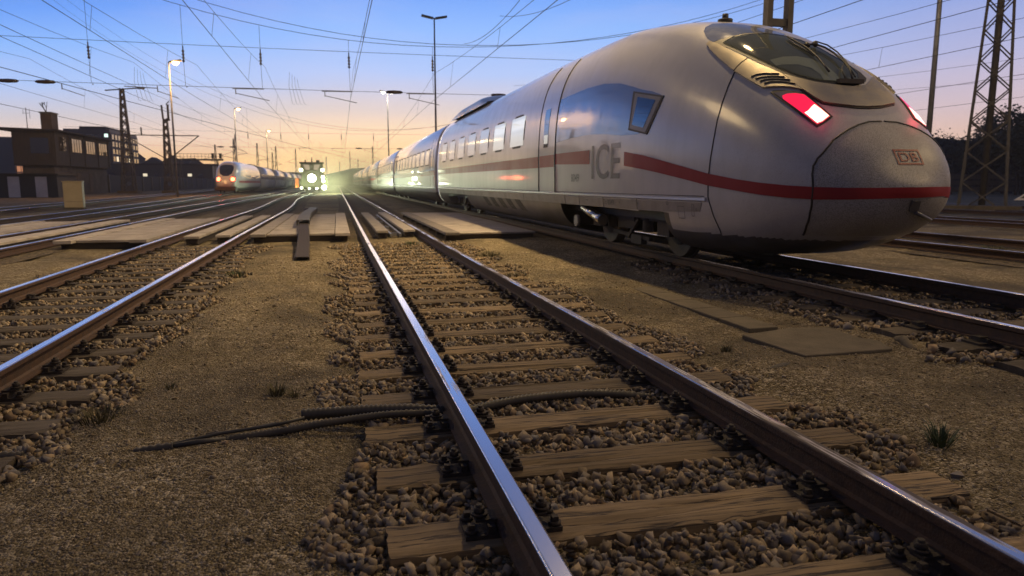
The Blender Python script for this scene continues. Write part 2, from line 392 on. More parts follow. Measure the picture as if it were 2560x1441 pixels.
def patch(poly, cast, off=.006, step=9., skirt=True, mirror=False):
    """a panel that follows the train's skin inside the outline, raised by off, with closed side edges"""
    b = []
    for i in range(len(poly)):
        a, c = Vector(poly[i]), Vector(poly[(i+1) % len(poly)]); n = max(1, int((c-a).length / step))
        b += [a.lerp(c, k/n) for k in range(n)]
    nb = len(b); pts = list(b); xs = [p.x for p in b]; ys = [p.y for p in b]; pl = [(p.x, p.y) for p in b]
    y = min(ys) + step*.5; row = 0
    while y < max(ys):
        x = min(xs) + (step*.5 if row % 2 else 0)
        while x < max(xs):
            if inside((x, y), pl) and min((x-p.x)**2 + (y-p.y)**2 for p in b) > (step*.55)**2: pts.append(Vector((x, y)))
            x += step
        y += step*.87; row += 1
    V, E, F, _, _, _ = delaunay_2d_cdt(pts, [(i, (i+1) % nb) for i in range(nb)], [], 1, 1e-6)
    hit = [cast((v.x, v.y)) for v in V]; ok = [h[0] is not None for h in hit]
    P = [h[0] + out(*h) * off if h[0] is not None else Vector((0,0,0)) for h in hit]
    Q = [h[0] - out(*h) * .003 if h[0] is not None else Vector((0,0,0)) for h in hit]
    mb = MB(); F = [f for f in F if all(ok[i] for i in f)]; mb.add(P, F, 0, True)
    if skirt and off > .002:
        cnt = {}
        for f in F:
            for i in range(len(f)):
                e = tuple(sorted((f[i], f[(i+1) % len(f)]))); cnt[e] = cnt.get(e, 0) + 1
        for (i, j), c in cnt.items():
            if c == 1: mb.add([P[i], P[j], Q[j], Q[i]], [(0,1,2,3)])
    if mirror:
        for i in range(len(mb.v)): mb.v[i] = (-mb.v[i][0],) + tuple(mb.v[i][1:])
    return mb
def line_on(pts, cast, r=.008, off=.0, sub=3, mirror=False):
    Q = []
    for i in range(len(pts) - 1):
        for k in range(sub): Q.append(tuple(np.array(pts[i]) + (np.array(pts[i+1]) - np.array(pts[i])) * k / sub))
    Q.append(pts[-1]); P = []
    for q in Q:
        h = cast(q)
        if h[0] is not None: P.append(h[0] + out(*h) * off)
    if mirror: P = [Vector((-p.x, p.y, p.z)) for p in P]
    return MB().tube(P, r, 6)
c4 = lambda L: [(1650 + x/3.275, 20 + y/3.275) for x, y in L]
c5 = lambda L: [(1400 + x/2.51, 440 + y/2.51) for x, y in L]
def text_mesh(s, w, h, cast, u0, v0, du=-1, off=.005, shear=0.0, bold=.008):
    """lettering s laid on the skin; w x h metres, lower left corner at (u0, v0)"""
    cu = bpy.data.curves.new('lettering', 'FONT'); cu.body = s; cu.resolution_u = 4; cu.offset = bold
    o = bpy.data.objects.new('lettering', cu); COL.objects.link(o); dg = bpy.context.evaluated_depsgraph_get(); me = o.evaluated_get(dg).to_mesh()
    vs = [(v.co.x, v.co.y) for v in me.vertices]; fs = [tuple(p.vertices) for p in me.polygons]; o.evaluated_get(dg).to_mesh_clear()
    bpy.data.objects.remove(o)
    x0, x1 = min(v[0] for v in vs), max(v[0] for v in vs); y0, y1 = min(v[1] for v in vs), max(v[1] for v in vs)
    mb = MB(); P = []
    for x, y in vs:
        t = (y-y0)/(y1-y0); h_ = cast((u0 + du*((x-x0)/(x1-x0)*w + shear*t), v0 + t*h)); P.append(h_[0] + out(*h_)*off)
    return mb.add(P, fs)

train = thing('high_speed_train', 'large light grey high-speed train with a red band, its nose close on the right', 'train', (TX, TY, 0))
# --- leading coach body
BOG = [(3.15, 7.6), (18.4, 23.2)]
def is_low(x, s, z): return z < (.52 if s < 3.05 else .765)
tidy(loft(S1, lambda x, s, z: not is_low(x, s, z), 160, cap=[0]).build('coach_body', [M['white']], train))
def low_keep(x, s, z):
    if not is_low(x, s, z): return False
    for a, b in BOG:
        if a - (z - .2)*.0 < s + (.76 - z) * (.9 if s < (a+b)/2 else -.6) and a < s < b: return False
    return True
tidy(loft(S1, low_keep, 160).build('underbody_skirt', [M['skirt']], train))
mb = MB(); mb.box(-1.15, 1.15, 2.9, 25.4, .62, .9); mb.box(-.9, .9, 8.2, 18., .3, .62); mb.build('underframe', [M['black']], train)
# sill: bright strip and dusty panel below it, both flanks
for sx in (-1, 1):
    mb = MB(); st = [2.15, 2.6, 3.2, 4, 5, 6.2, 8, 10, 14, 18, 22, 25.6]; prof = [(.0, .985), (.028, .975), (.03, .945), (.0, .925)]
    P = []
    for s in st:
        for o_, z in prof:
            c = BV.ray_cast(Vector((3*sx, s, z)), Vector((-sx, 0, 0)))[0]; P.append((c.x + sx*o_ - sx*.002, s, z))
    n = len(prof); mb.add(P, [(i*n+k, i*n+k+1, (i+1)*n+k+1, (i+1)*n+k) for i in range(len(st)-1) for k in range(n-1)] + [tuple(range(n)), tuple(range((len(st)-1)*n, len(st)*n))[::-1]])
    mb.build('sill_strip', [M['sill_strip']], train)
    cs = lambda p, sx=sx: cast_side(p, sx)
    patch([(2.3, .80), (3.35, .765), (8, .765), (16, .765), (25.5, .765), (25.5, .92), (16, .92), (8, .92), (2.25, .915)], cs, .008, .35).build('sill_panel', [M['sill_panel']], train)
# nose joints
J = MB()
seam = c4([(612, 525), (560, 640), (510, 780), (470, 920), (440, 1080), (415, 1230), (395, 1400)]) + [(1770, 482), (1770, 492), (1774, 508), (1784, 540), (1800, 575), (1803, 584)]
for mir in (False, True):
    line_on(seam, cast_px, .010, 0, 3, mir).build('nose_joint', [M['seam']], train)
line_on([(2.2, 1.0), (4, 1.0), (8, .995), (16, .99), (25.5, .985)], cast_side, .006, 0, 8).build('floor_joint', [M['seam']], train)
for s in (5.3, 6.5, 7.35, 4.0, 10.6, 19.): line_on([(s, .985), (s, .90), (s, .77)], cast_side, .005, .006).build('sill_joint', [M['seam']], train)
# coupler hatch: closed panel over the front, outline measured on one half and mirrored
HL = [(-.02, 1.835), (-.18, 1.828), (-.33, 1.79), (-.46, 1.74), (-.56, 1.685), (-.66, 1.62), (-.74, 1.53), (-.82, 1.43), (-.855, 1.35), (-.865, 1.26), (-.86, 1.15), (-.855, 1.0), (-.83, .85), (-.78, .70), (-.72, .59)]
HP = HL + [(-x, z) for x, z in HL[::-1]]
patch(HP, cast_front, .006, .045).build('coupler_hatch', [M['hatch']], train)
line_on(HL, cast_front, .013, .004, 4).build('hatch_joint', [M['seam']], train); line_on(HL, cast_front, .013, .004, 4, True).build('hatch_joint', [M['seam']], train)
# red band round the nose, from the lettering to the far flank
rb = [(1562, 380), (1610, 389), (1650, 400), (1710, 417), (1770, 434), (1840, 448), (1900, 457), (1970, 464), (2040, 468), (2120, 470), (2200, 470), (2290, 469), (2340, 468), (2356, 467.5), (2366, 467)]
rt = [(2366, 489.5), (2356, 490.5), (2340, 491.5), (2290, 494), (2200, 497), (2120, 499), (2040, 499), (1970, 495), (1900, 487), (1840, 477), (1770, 464), (1710, 448), (1650, 433), (1610, 424), (1561, 415)]
patch(rb + rt, cast_px, .0125, 9., skirt=False).build('red_band', [M['red']], train)
patch(rb[:9] + rt[-9:], cast_px, .0085, 9., skirt=False, mirror=True).build('red_band', [M['red']], train)
patch([(.47, 1.022), (.882, 1.0), (.882, 1.125), (.47, 1.13)], cast_front, .0115, .03, skirt=False).build('red_band', [M['red']], train)
for a, b in ((5.95, 7.95), (9.22, 25.5)):
    patch([(a, 1.50), (b, 1.545), (b, 1.76), (a, 1.745)], cast_side, .004, .25, skirt=False).build('red_band', [M['red']], train)
patch([(8.04, 1.50), (9.13, 1.5), (9.13, 1.75), (8.04, 1.75)], cast_side, .010, .2, skirt=False).build('red_band', [M['red']], train)
patch([(3.2, 1.3), (4.4, 1.46), (25.5, 1.545), (25.5, 1.76), (4.4, 1.64), (3.2, 1.48)], lambda p: cast_side(p, 1), .004, .25, skirt=False).build('red_band', [M['red']], train)
# smoked window band with the swoosh round the cab window
patch([(7.93, 2.84), (7.2, 2.86), (6.4, 2.875), (5.6, 2.85), (4.95, 2.77), (4.45, 2.66), (4.1, 2.57), (3.75, 2.5), (3.5, 2.43), (3.42, 2.36), (3.62, 2.1), (3.75, 1.93), (4.1, 1.90), (4.6, 1.92), (5.3, 1.985), (6., 2.02), (6.9, 2.02), (7.93, 1.98)], cast_side, .004, .12, skirt=False).build('window_band', [M['band']], train)
patch([(9.25, 1.9), (25.5, 1.9), (25.5, 2.9), (9.25, 2.9)], lambda p: cast_side(p, 1), .004, .3, skirt=False).build('window_band', [M['band']], train)
# cab side window
for mir in (False, True):
    w = [(1585, 229), (1661, 240), (1618, 337), (1572, 326)]
    f = patch(w, cast_px, .012, 8, mirror=mir).build('cab_window', [M['seam']], train)
    wi = [(1590, 234), (1655, 244), (1615, 332), (1576, 322)]
    patch(wi, cast_px, .016, 8, mirror=mir).build('window_frame', [M['skirt']], f)
    wg = [(1597, 243), (1641, 251), (1610, 320), (1582, 313)]
    patch(wg, cast_px, .019, 8, mirror=mir).build('window_pane', [M['glass']], f)
# side door
d = patch([(8.02, .99), (9.15, .99), (9.19, 1.6), (9.19, 2.4), (9.17, 2.9), (9.17, 3.3), (8.02, 3.3), (8.0, 2.4), (8.0, 1.6)], cast_side, .006, .15).build('side_door', [M['white_far']], train)
for s in (7.98, 9.2):
    line_on([(s, .97), (s, 1.5), (s, 2.2), (s, 2.8), (s, 3.2), (s, 3.5), (s, 3.66)], cast_side, .016, .002, 6).build('door_joint', [M['seam']], train)
patch([(8.5, 1.92), (8.84, 1.92), (8.86, 2.72), (8.5, 2.72)], cast_side, .011, .12).build('door_window', [M['glass']], d)
patch([(8.53, 2.0), (8.8, 2.0), (8.8, 2.18), (8.53, 2.18)], cast_side, .014, .12).build('door_display', [M['win_lit']], d)
# passenger windows
for k in range(7):
    a = 16.74 - TY + 2.075 * k; b = a + 1.45
    fr = patch(smooth_poly([(a, 2.02), (b, 2.02), (b, 2.82), (a, 2.82)], 1), cast_side, .006, .16).build('window', [M['seam']], train)
    g = patch([(a + .07, 2.07), (b - .07, 2.07), (b - .07, 2.77), (a + .07, 2.77)], cast_side, .010, .16).build('window_pane', [M['win_lit'] if k < 2 else M['win_dim']], fr)
# lettering
M['ink'] = mat('dark_grey_lettering', (.10,.095,.105), .4, coat=.5)
text_mesh('ICE', 1.24, .585, cast_side, 5.84, 1.235).build('ice_lettering', [M['ink']], train)
text_mesh('8049', .44, .15, cast_side, 6.93, 1.19).build('number_lettering', [M['ink']], train)
text_mesh('Tz 8049', .44, .085, cast_side, 5.28, .815, off=.012).build('number_lettering', [M['ink']], train)
# company emblem on the hatch
fr = [(-.155, 1.355), (.165, 1.355), (.165, 1.515), (-.155, 1.515)]
mb = MB()
for a, b, c, d_ in ((-.155, .165, 1.497, 1.515), (-.155, .165, 1.355, 1.373), (-.155, -.137, 1.373, 1.497), (.147, .165, 1.373, 1.497)):
    p = patch([(a, c), (b, c), (b, d_), (a, d_)], cast_front, .0125, .02, skirt=False); mb.add(p.v, p.f)
logo = mb.build('emblem', [M['emblem']], train)
text_mesh('DB', .235, .092, cast_front, -.112, 1.389, du=1, off=.0128, bold=.012).build('emblem_letters', [M['emblem']], logo)
# windscreen: roof glass, black surround, interior, tinted pane
patch(c4([(358, 195), (372, 160), (430, 132), (560, 128), (700, 142), (830, 165), (930, 190), (1030, 222), (1000, 226), (870, 203), (700, 210), (560, 240), (430, 282), (385, 248)]), cast_px, .005, 6.).build('roof_glazing', [M['band']], train)
patch(c4([(430, 284), (560, 240), (700, 210), (870, 203), (1000, 222), (1150, 262), (1300, 324), (1450, 412), (1560, 478), (1640, 530), (1690, 580), (1682, 606), (1640, 628), (1560, 645), (1500, 640), (1400, 631), (1280, 614), (1150, 582), (1000, 547), (860, 477), (700, 397), (560, 332), (470, 300)]), cast_px, .004, 6.).build('screen_surround', [M['black']], train)
gl = c4([(520, 288), (600, 248), (720, 226), (870, 219), (1000, 236), (1150, 276), (1300, 338), (1450, 424), (1550, 486), (1610, 545), (1618, 588), (1580, 604), (1500, 611), (1380, 604), (1260, 587), (1120, 549), (960, 489), (820, 424), (700, 369), (600, 322)])
patch(gl, cast_px, .006, 6.).build('cab_interior', [M['cab_inside']], train)
patch(c4([(900, 432), (1010, 405), (1120, 402), (1240, 424), (1360, 480), (1440, 548), (1480, 606), (1340, 598), (1310, 550), (1240, 500), (1130, 470), (1000, 470), (950, 480)]), cast_px, .010, 6., skirt=False).build('driver_desk', [M['dash']], train)
screen = patch(gl, cast_px, .022, 6.).build('windscreen', [M['screen_glass']], train)
def px_off(L, off):
    P = []
    for p in L:
        h = cast_px(p)
        if h[0] is not None: P.append(h[0] + out(*h) * off)
    return P
mb = MB()
mb.tube(px_off(c4([(1035, 268), (1090, 300), (1180, 352), (1240, 400), (1290, 450), (1330, 500), (1370, 553)]), .05), .013, 6)
mb.tube(px_off(c4([(1045, 285), (1110, 330), (1180, 370), (1250, 420)]), .04), .008, 6)
mb.build('wiper', [M['black']], screen)
mb = MB()
mb.tube(px_off(c4([(1550, 625), (1535, 560), (1480, 485), (1400, 415), (1330, 372), (1255, 345), (1190, 348)]), .075), .012, 6)
mb.tube(px_off(c4([(1570, 620), (1530, 550), (1490, 485), (1425, 415), (1345, 358), (1250, 328)]), .085), .009, 6)
mb.tube(px_off(c4([(1500, 620), (1470, 540), (1492, 492)]), .06), .009, 6)
for p in ((1190, 345), (1255, 335)): q = px_off(c4([p]), .06)[0]; mb.cyl(q - Vector((0,.02,.02)), q + Vector((0,.02,.02)), .03, 8)
q = px_off(c4([(1545, 628)]), .04)[0]; mb.bar(q + Vector((-.16,0,0)), q + Vector((.16,0,0)), .07, .05)
mb.build('wiper_arm', [M['black']], screen)
# cowls beside and below the screen
lc = c4([(385, 308), (408, 286), (470, 302), (560, 348), (640, 388), (720, 428), (800, 468), (860, 492), (940, 526), (1000, 552), (1050, 592), (1110, 635), (1185, 684), (1110, 667), (1045, 657), (980, 654), (910, 656), (845, 662), (740, 602), (675, 562), (615, 526), (500, 430), (430, 365)])
for mir in (False, True):
    cw = patch(lc, cast_px, .028, 6., mirror=mir).build('screen_cowl', [M['cowl']], train)
    for sl in ([(755, 578), (800, 560), (870, 554), (975, 558)], [(790, 598), (840, 582), (920, 577), (1020, 584)], [(825, 616), (880, 600), (970, 598), (1062, 610)], [(860, 634), (910, 620), (1000, 622), (1105, 640)]):
        line_on(c4(sl), cast_px, .016, .024, 3, mir).build('vent_slot', [M['seam']], cw)
    line_on(c4([(722, 426), (680, 455), (640, 490), (612, 527)]), cast_px, .008, .026, 3, mir).build('cowl_joint', [M['seam']], cw)
    # head and tail lamps
    lo = c4([(905, 697), (930, 681), (1010, 679), (1115, 691), (1190, 701), (1240, 746), (1330, 822), (1413, 895), (1385, 918), (1330, 955), (1285, 979), (1200, 915), (1080, 825), (990, 760)])
    li = c4([(935, 702), (1010, 693), (1110, 704), (1182, 717), (1300, 813), (1393, 895), (1330, 943), (1287, 963), (1190, 888), (1090, 814), (1000, 750)])
    lr = c4([(1003, 728), (1040, 712), (1110, 708), (1178, 719), (1300, 816), (1388, 895), (1330, 940), (1287, 958), (1190, 884), (1090, 810), (1010, 752)])
    lh = c4([(1185, 868), (1215, 850), (1240, 820), (1262, 800), (1320, 842), (1380, 893), (1330, 934), (1287, 951)])
    hl = patch(lo, cast_px, .010, 5., mirror=mir).build('headlight', [M['seam']], train)
    patch(li, cast_px, .014, 5., mirror=mir).build('lens', [M['lens_clear']], hl)
    patch(lr, cast_px, .017, 5., mirror=mir).build('red_lens', [M['tail_red']], hl)
    patch(lh, cast_px, .020, 5., mirror=mir).build('bulb', [M['tail_hot']], hl)
sc = c4([(1010, 556), (1100, 634), (1185, 692), (1260, 742), (1330, 782), (1410, 796), (1500, 806), (1600, 818), (1700, 821), (1800, 816), (1912, 793), (1903, 752), (1845, 692), (1785, 630), (1735, 572), (1715, 606), (1690, 640), (1640, 655), (1560, 660), (1480, 652), (1380, 640), (1260, 622), (1130, 590)])
patch(sc, cast_px, .03, 6.).build('front_cowl', [M['cowl']], train)
line_on(c4([(1100, 638), (1185, 697), (1260, 747), (1330, 787), (1410, 801), (1500, 811), (1600, 823), (1700, 826), (1800, 821), (1912, 797)]), cast_px, .012, .004, 3).build('cowl_joint', [M['seam']], train)
# tow hook cover and lever low on the hatch
patch([(2279, 499), (2299, 499), (2293, 520), (2286, 530), (2270, 527), (2273, 512)], cast_px, .03, 5.).build('tow_cover', [M['skirt']], train)
P = px_off([(2284, 527), (2300, 535), (2320, 545), (2333, 551)], .035); MB().tube(P, .022, 8).build('tow_lever', [M['skirt']], train)
# roof antenna
q = Vector((-.05, 3.95, 3.60)); MB().cyl(q, q + Vector((0,0,.10)), .05, 12, 0, .045).cyl(q + Vector((0,0,-.03)), q + Vector((0,0,.02)), .11, 12).build('antenna', [M['black']], train)
# small stencils on the sill
for s, z, w, h in ((3.05, .865, .05, .05), (2.65, .69, .16, .17), (2.42, .73, .06, .16), (2.35, .80, .03, .04), (4.6, .85, .03, .03), (3.95, .85, .03, .03), (6.0, .86, .14, .02)):
    t_ = .008; O = [(s, z), (s+w, z), (s+w, z+h), (s, z+h)]; I_ = [(s+t_, z+t_), (s+w-t_, z+t_), (s+w-t_, z+h-t_), (s+t_, z+h-t_)]; P = [cast_side(q)[0] + Vector((-.011, 0, 0)) for q in O + I_]
    mb = MB(); mb.add(P, [(i, (i+1) % 4, 4+(i+1) % 4, 4+i) for i in range(4)]); mb.build('sill_stencil', [M['ink']], train)
# vents in the skirt
for k in range(5):
    a = 15.75 - k * 1.02
    patch([(a, .80), (a - .55, .80), (a - 1.0, .50), (a - .5, .50)], cast_side, .006, .12).build('skirt_vent', [M['seam']], train)

def wheel(parent, s, sx, x=.77, r=.46):
    mb = MB(); mb.cyl((sx*(x-.065), s, r+.07), (sx*(x+.07), s, r+.07), r, 32); mb.cyl((sx*(x-.09), s, r+.07), (sx*(x-.065), s, r+.07), r+.03, 32)
    mb.cyl((sx*(x+.07), s, r+.07), (sx*(x+.085), s, r+.07), r*.62, 24, 1); mb.cyl((sx*(x+.085), s, r+.07), (sx*(x+.20), s, r+.07), .15, 16, 1)
    return mb.build('wheel', [M['wheel'], M['bogie']], parent)
M['wheel'] = mat('wheel_steel', (.05,.04,.032), .6, .4, c2=(.09,.072,.055), nscale=9)
M['bogie'] = mat('bogie_grime', (.014,.013,.012), .75, .1, c2=(.035,.03,.025), nscale=7, bump=.3)
def bogie(s0, parent, detail=True):
    fr = MB()
    for sx in (-1, 1):
        fr.box(sx*1.02-.07, sx*1.02+.07, s0-1.75, s0+1.75, .58, .74); fr.box(sx*1.02-.10, sx*1.02+.10, s0-.35, s0+.35, .42, .62)
        for ds in (-1.4, 1.4): fr.box(sx*1.02-.09, sx*1.02+.09, s0+ds-.2, s0+ds+.2, .38, .68)
        if detail:
            for ds in (-.75, .75): fr.lathe([(.12, .4), (.12, .75)], (sx*1.02, s0+ds, 0), 12)
            fr.bar((sx*1.12, s0+.5, .35), (sx*1.12, s0-1.0, .3), .06); fr.bar((sx*1.15, s0-.2, .28), (sx*1.15, s0-.6, .6), .05)
            fr.box(sx*1.12-.05, sx*1.12+.05, s0-.75, s0-.35, .2, .34)
    fr.box(-1.0, 1.0, s0-.3, s0+.3, .5, .7)
    b = fr.build('bogie', [M['bogie']], parent)
    for ds in (-1.4, 1.4):
        for sx in (-1, 1): wheel(b, s0+ds, sx)
    return b
b1 = bogie(5.05, train)
mb = MB(); mb.cyl((-1.27, 6.72, .70), (-1.30, 5.95, .58), .085, 16); mb.cyl((-1.305, 5.94, .578), (-1.32, 5.6, .53), .10, 16); mb.bar((-1.22, 6.75, .92), (-1.24, 6.72, .68), .10, .05)
mb.build('yaw_damper', [M['chrome']], b1)
MB().cyl((-1.36, 6.98, .45), (-1.30, 6.98, .45), .11, 16).build('axle_cap', [M['sill_panel']], b1)
bogie(20.8, train)
# roof fairing behind the pantograph well
mb = MB(); st = np.linspace(17.5, 25.2, 24); nn = 14; P = []
for s in st:
    t = min(1, (s-17.5)/1.8, (25.2-s)/2.6); t = max(0., t); hgt = .34*math.sin(t*math.pi/2)
    for k in range(nn): a = math.pi*k/(nn-1); P.append((-.95*math.cos(a), s, 3.80 + (hgt+.1)*max(0., math.sin(a))**.6))
mb.add(P, [(i*nn+k, i*nn+k+1, (i+1)*nn+k+1, (i+1)*nn+k) for i in range(len(st)-1) for k in range(nn-1)], 0, True); mb.build('roof_fairing', [M['cowl']], train)
# --- following coaches
SB = np.array([0, .12, .3, 12., 23.9, 24.08, 24.2])
def coach(parent, y0, n_win=9, bog=True):
    n = 72; base = surf([12.], theta_n(n))[0]; mb = MB(); skm = MB()
    for k_, s in enumerate(SB):
        f = 1 - (.06 if k_ in (0, len(SB)-1) else .015 if k_ in (1, len(SB)-2) else 0)
        mb.v += [(p[0]*f, y0 + s, 1.6 + (p[2]-1.6)*f) for p in base]
    skm.v = list(mb.v)
    for i in range(len(SB)-1):
        for k in range(n):
            k2 = (k+1) % n; t = mb if base[k][2] > .76 or base[k2][2] > .76 else skm
            t.f.append((i*n+k, i*n+k2, (i+1)*n+k2, (i+1)*n+k)); t.mi.append(0); t.sm.append(True)
    for i in (0, len(SB)-1): mb.f.append(tuple(i*n+k for k in range(n))); mb.mi.append(0); mb.sm.append(False)
    tidy(mb.build('coach_body', [M['white_far']], parent)); tidy(skm.build('underbody_skirt', [M['skirt']], parent))
    xs = lambda z: float(np.interp(z, *zip(*sorted((p[2], p[0]) for p in base if p[0] > .6 and p[2] > .9))))
    for sx in (-1, 1):
        mb = MB(); mb.add([(sx*(xs(z)+o_), y0+s, z) for s in (.1, 24.1) for o_, z in ((0, .985), (.028, .975), (.03, .945), (0, .925))], [(0,1,5,4), (1,2,6,5), (2,3,7,6)]); mb.build('sill_strip', [M['sill_strip']], parent)
        mb = MB(); mb.add([(sx*(xs(z)+.004), y0+s, z) for s in (.15, 24.05) for z in (1.53, 1.75)], [(0,1,3,2)]); mb.build('red_band', [M['red']], parent)
        for k in range(n_win if sx < 0 else 0):
            a = y0 + 2.3 + k*2.12
            mb = MB(); mb.add([(sx*(xs(z)+.005), s, z) for s in (a, a+1.5) for z in (2.0, 2.4, 2.82)], [(0,1,4,3), (1,2,5,4)], 0, True)
            fr = mb.build('window', [M['seam']], parent)
            mb = MB(); mb.add([(sx*(xs(z)+.010), s, z) for s in (a+.07, a+1.43) for z in (2.06, 2.4, 2.76)], [(0,1,4,3), (1,2,5,4)], 0, True)
            mb.build('window_pane', [M['win_dim']], fr)
        for a in ((y0+.75, y0+22.3) if sx < 0 else ()):
            mb = MB()
            for s in (a, a+1.1): mb.tube([(sx*(xs(z)+.002), s, z) for z in (.99, 1.3, 1.6, 2.0, 2.4, 2.8, 3.2)], .012, 6)
            dj = mb.build('side_door', [M['seam']], parent)
            mb = MB(); mb.add([(sx*(xs(z)+.006), s, z) for s in (a+.35, a+.75) for z in (1.95, 2.4, 2.72)], [(0,1,4,3), (1,2,5,4)]); mb.build('door_window', [M['glass']], dj)
    mb = MB(); mb.box(-1.1, 1.1, y0+.2, y0+24., .5, .8); mb.build('underframe', [M['black']], parent)
    if bog:
        for s in (3.2, 21.0): bogie(y0+s, parent, False)
def bellows(parent, y0, y1):
    mb = MB(); base = surf([12.], theta_n(48))[0]; n = 48; st = np.linspace(y0, y1, 9)
    for i, s in enumerate(st):
        f = .955 if i % 2 else .925
        mb.v += [(p[0]*f, s, 1.7 + (max(p[2], .7)-1.7)*f) for p in base]
    for i in range(len(st)-1):
        for k in range(n): mb.f.append((i*n+k, i*n+(k+1) % n, (i+1)*n+(k+1) % n, (i+1)*n+k)); mb.mi.append(0); mb.sm.append(True)
    mb.build('gangway_bellows', [M['black']], parent)
PITCHC = 25.15
for k in range(7):
    y0 = 26.45 + PITCHC * k
    bellows(train, y0 - .8, y0 + .05); coach(train, y0, bog=k < 3)

# ------------------------------------------------------------------ second train, far on the left
M['white_b'] = mat('far_train_paint', (.50,.48,.46), .35, c2=(.42,.4,.38), nscale=1.5, coat=.6, coat_rough=.08)
M['band_far'] = mat('far_window_band', (.26,.25,.26), .2, c2=(.34,.32,.32), nscale=.6, coat=.6, coat_rough=.04)
t2 = thing('express_train', 'distant white train with two glowing red tail lights, standing left of the work machine', 'train', (-12.1, 83.6, 0))
sA = np.concatenate([np.linspace(.02, math.sqrt(5.), 34)**2, [6, 8, 12, 25.6]])
def squash(mb):   # this train has a shorter, blunter nose
    mb.v = [(x*.97, s if s > 5 else 5 - (5 - s)*.62 , z*.93 + .05) for x, s, z in mb.v]; return mb
tidy(squash(loft(sA, lambda x, s, z: z > .62, 72)).build('coach_body', [M['white_b']], t2))
tidy(squash(loft(sA, lambda x, s, z: z <= .62, 72)).build('underbody_skirt', [M['skirt']], t2))
_s = squash(loft(sA, None, 72)); BV2 = BVHTree.FromPolygons([Vector(v) for v in _s.v], _s.f)
def cast2(p):
    h = BV2.ray_cast(Vector((p[0], -5, p[1])), Vector((0, 1, 0))); return (h[0], h[1]) if h[0] else (None, None)
def cast2s(p):
    h = BV2.ray_cast(Vector((-3, p[0], p[1])), Vector((1, 0, 0))); return (h[0], h[1]) if h[0] else (None, None)
def cast2r(p):
    h = BV2.ray_cast(Vector((3, p[0], p[1])), Vector((-1, 0, 0))); return (h[0], h[1]) if h[0] else (None, None)
ws = patch(smooth_poly([(-.58, 1.95), (.58, 1.95), (.80, 3.05), (.4, 3.22), (-.4, 3.22), (-.80, 3.05)], 1), cast2, .02, .12).build('windscreen', [M['glass']], t2)
MB().tube([cast2((x, z))[0] + Vector((0, -.06, 0)) for x, z in ((.05, 2.02), (.1, 2.3), (.25, 2.7))], .02, 6).build('wiper', [M['black']], ws)
for x in (-.74, .74):
    f = patch(smooth_poly([(x-.27, 1.30), (x+.27, 1.30), (x+.27, 1.88), (x-.27, 1.88)], 2), cast2, .015, .08).build('headlight', [M['glass']], t2)
    patch(smooth_poly([(x-.21, 1.37), (x+.21, 1.37), (x+.21, 1.80), (x-.21, 1.80)], 2), cast2, .03, .06).build('red_lens', [M['tail_far']], f)
patch([(3.5, 1.2), (25.4, 1.2), (25.4, 1.42), (3.5, 1.42)], cast2r, .006, .6, skirt=False).build('red_band', [M['red']], t2)
patch(smooth_poly([(6, 1.75), (25.2, 1.75), (25.2, 2.75), (4.5, 2.75)], 1), cast2r, .006, .6, skirt=False).build('window_band', [M['band_far']], t2)
mb = MB(); mb.box(-1.1, 1.1, 1.5, 25.4, .35, .75); mb.build('underframe', [M['black']], t2)
bogie(5., t2, False); bogie(21., t2, False)
for k in range(6):
    y0 = 26.2 + 25.1*k; bellows(t2, y0-.6, y0+.05)
    n = 48; base = surf([12.], theta_n(n))[0]; mb = MB(); mb.v = [(p[0]*.97, y0+s, p[2]*.93+.05) for s in (0, 24.3) for p in base]
    for q in range(n): mb.f.append((q, (q+1) % n, n+(q+1) % n, n+q)); mb.mi.append(0); mb.sm.append(True)
    for i in (0, 1): mb.f.append(tuple(i*n+q for q in range(n))); mb.mi.append(0); mb.sm.append(False)
    mb.build('coach_body', [M['white_b']], t2)
    mb = MB(); mb.add([(1.462, y0+s, z) for s in (.3, 24.) for z in (1.75, 2.1)] + [(1.44, y0+s, 2.45) for s in (.3, 24.)], [(0,2,3,1), (1,3,5,4)]); mb.build('window_band', [M['band_far']], t2)

# ------------------------------------------------------------------ track machine with headlights
M['mgreen'] = mat('dusty_green_paint', (.10,.13,.06), .55, c2=(.16,.16,.09), nscale=3, coat=.2)
M['morange'] = mat('orange_guard', (.75,.17,.03), .6)
mach = thing('track_machine', 'green track maintenance machine with dazzling round headlight in the dust', 'rail vehicle', (-2.95, 91.2, 0))
mb = MB(); mb.prism([(-1.25, .55), (1.25, .55), (1.3, 1.5), (1.05, 2.45), (.6, 2.75), (-.6, 2.75), (-1.05, 2.45), (-1.3, 1.5)], 'y', .0, 3.2); bevel(mb.build('hood', [M['mgreen']], mach), .08, 3)
cabm = MB().prism([(-1.38, 2.2), (1.38, 2.2), (1.32, 3.55), (-1.32, 3.55)], 'y', 1.2, 3.6).build('cab', [M['mgreen']], mach)
M['cabwin'] = lit('sky_glow_cab_window', (1., .78, .52), .45)  # emission stands in for sunset sky seen through the cab
for sx in (-1, 1):
    MB().prism([(sx*.22, 2.62), (sx*.62, 2.62), (sx*1.02, 3.42), (sx*.30, 3.42)], 'y', 1.17, 1.22).build('cab_window', [M['cabwin']], cabm)
MB().box(-1.45, 1.45, 1.0, 3.8, 3.55, 3.72).build('cab_roof', [M['dark_steel']], mach)
mb = MB(); mb.cyl((-.75, 1.4, 3.72), (-.75, 1.4, 4.0), .07, 10); mb.cyl((0, 1.5, 3.72), (0, 1.5, 4.1), .05, 10); mb.box(.55, .95, 1.3, 1.8, 3.72, 3.98); mb.build('roof_beacon', [M['dark_steel']], mach)
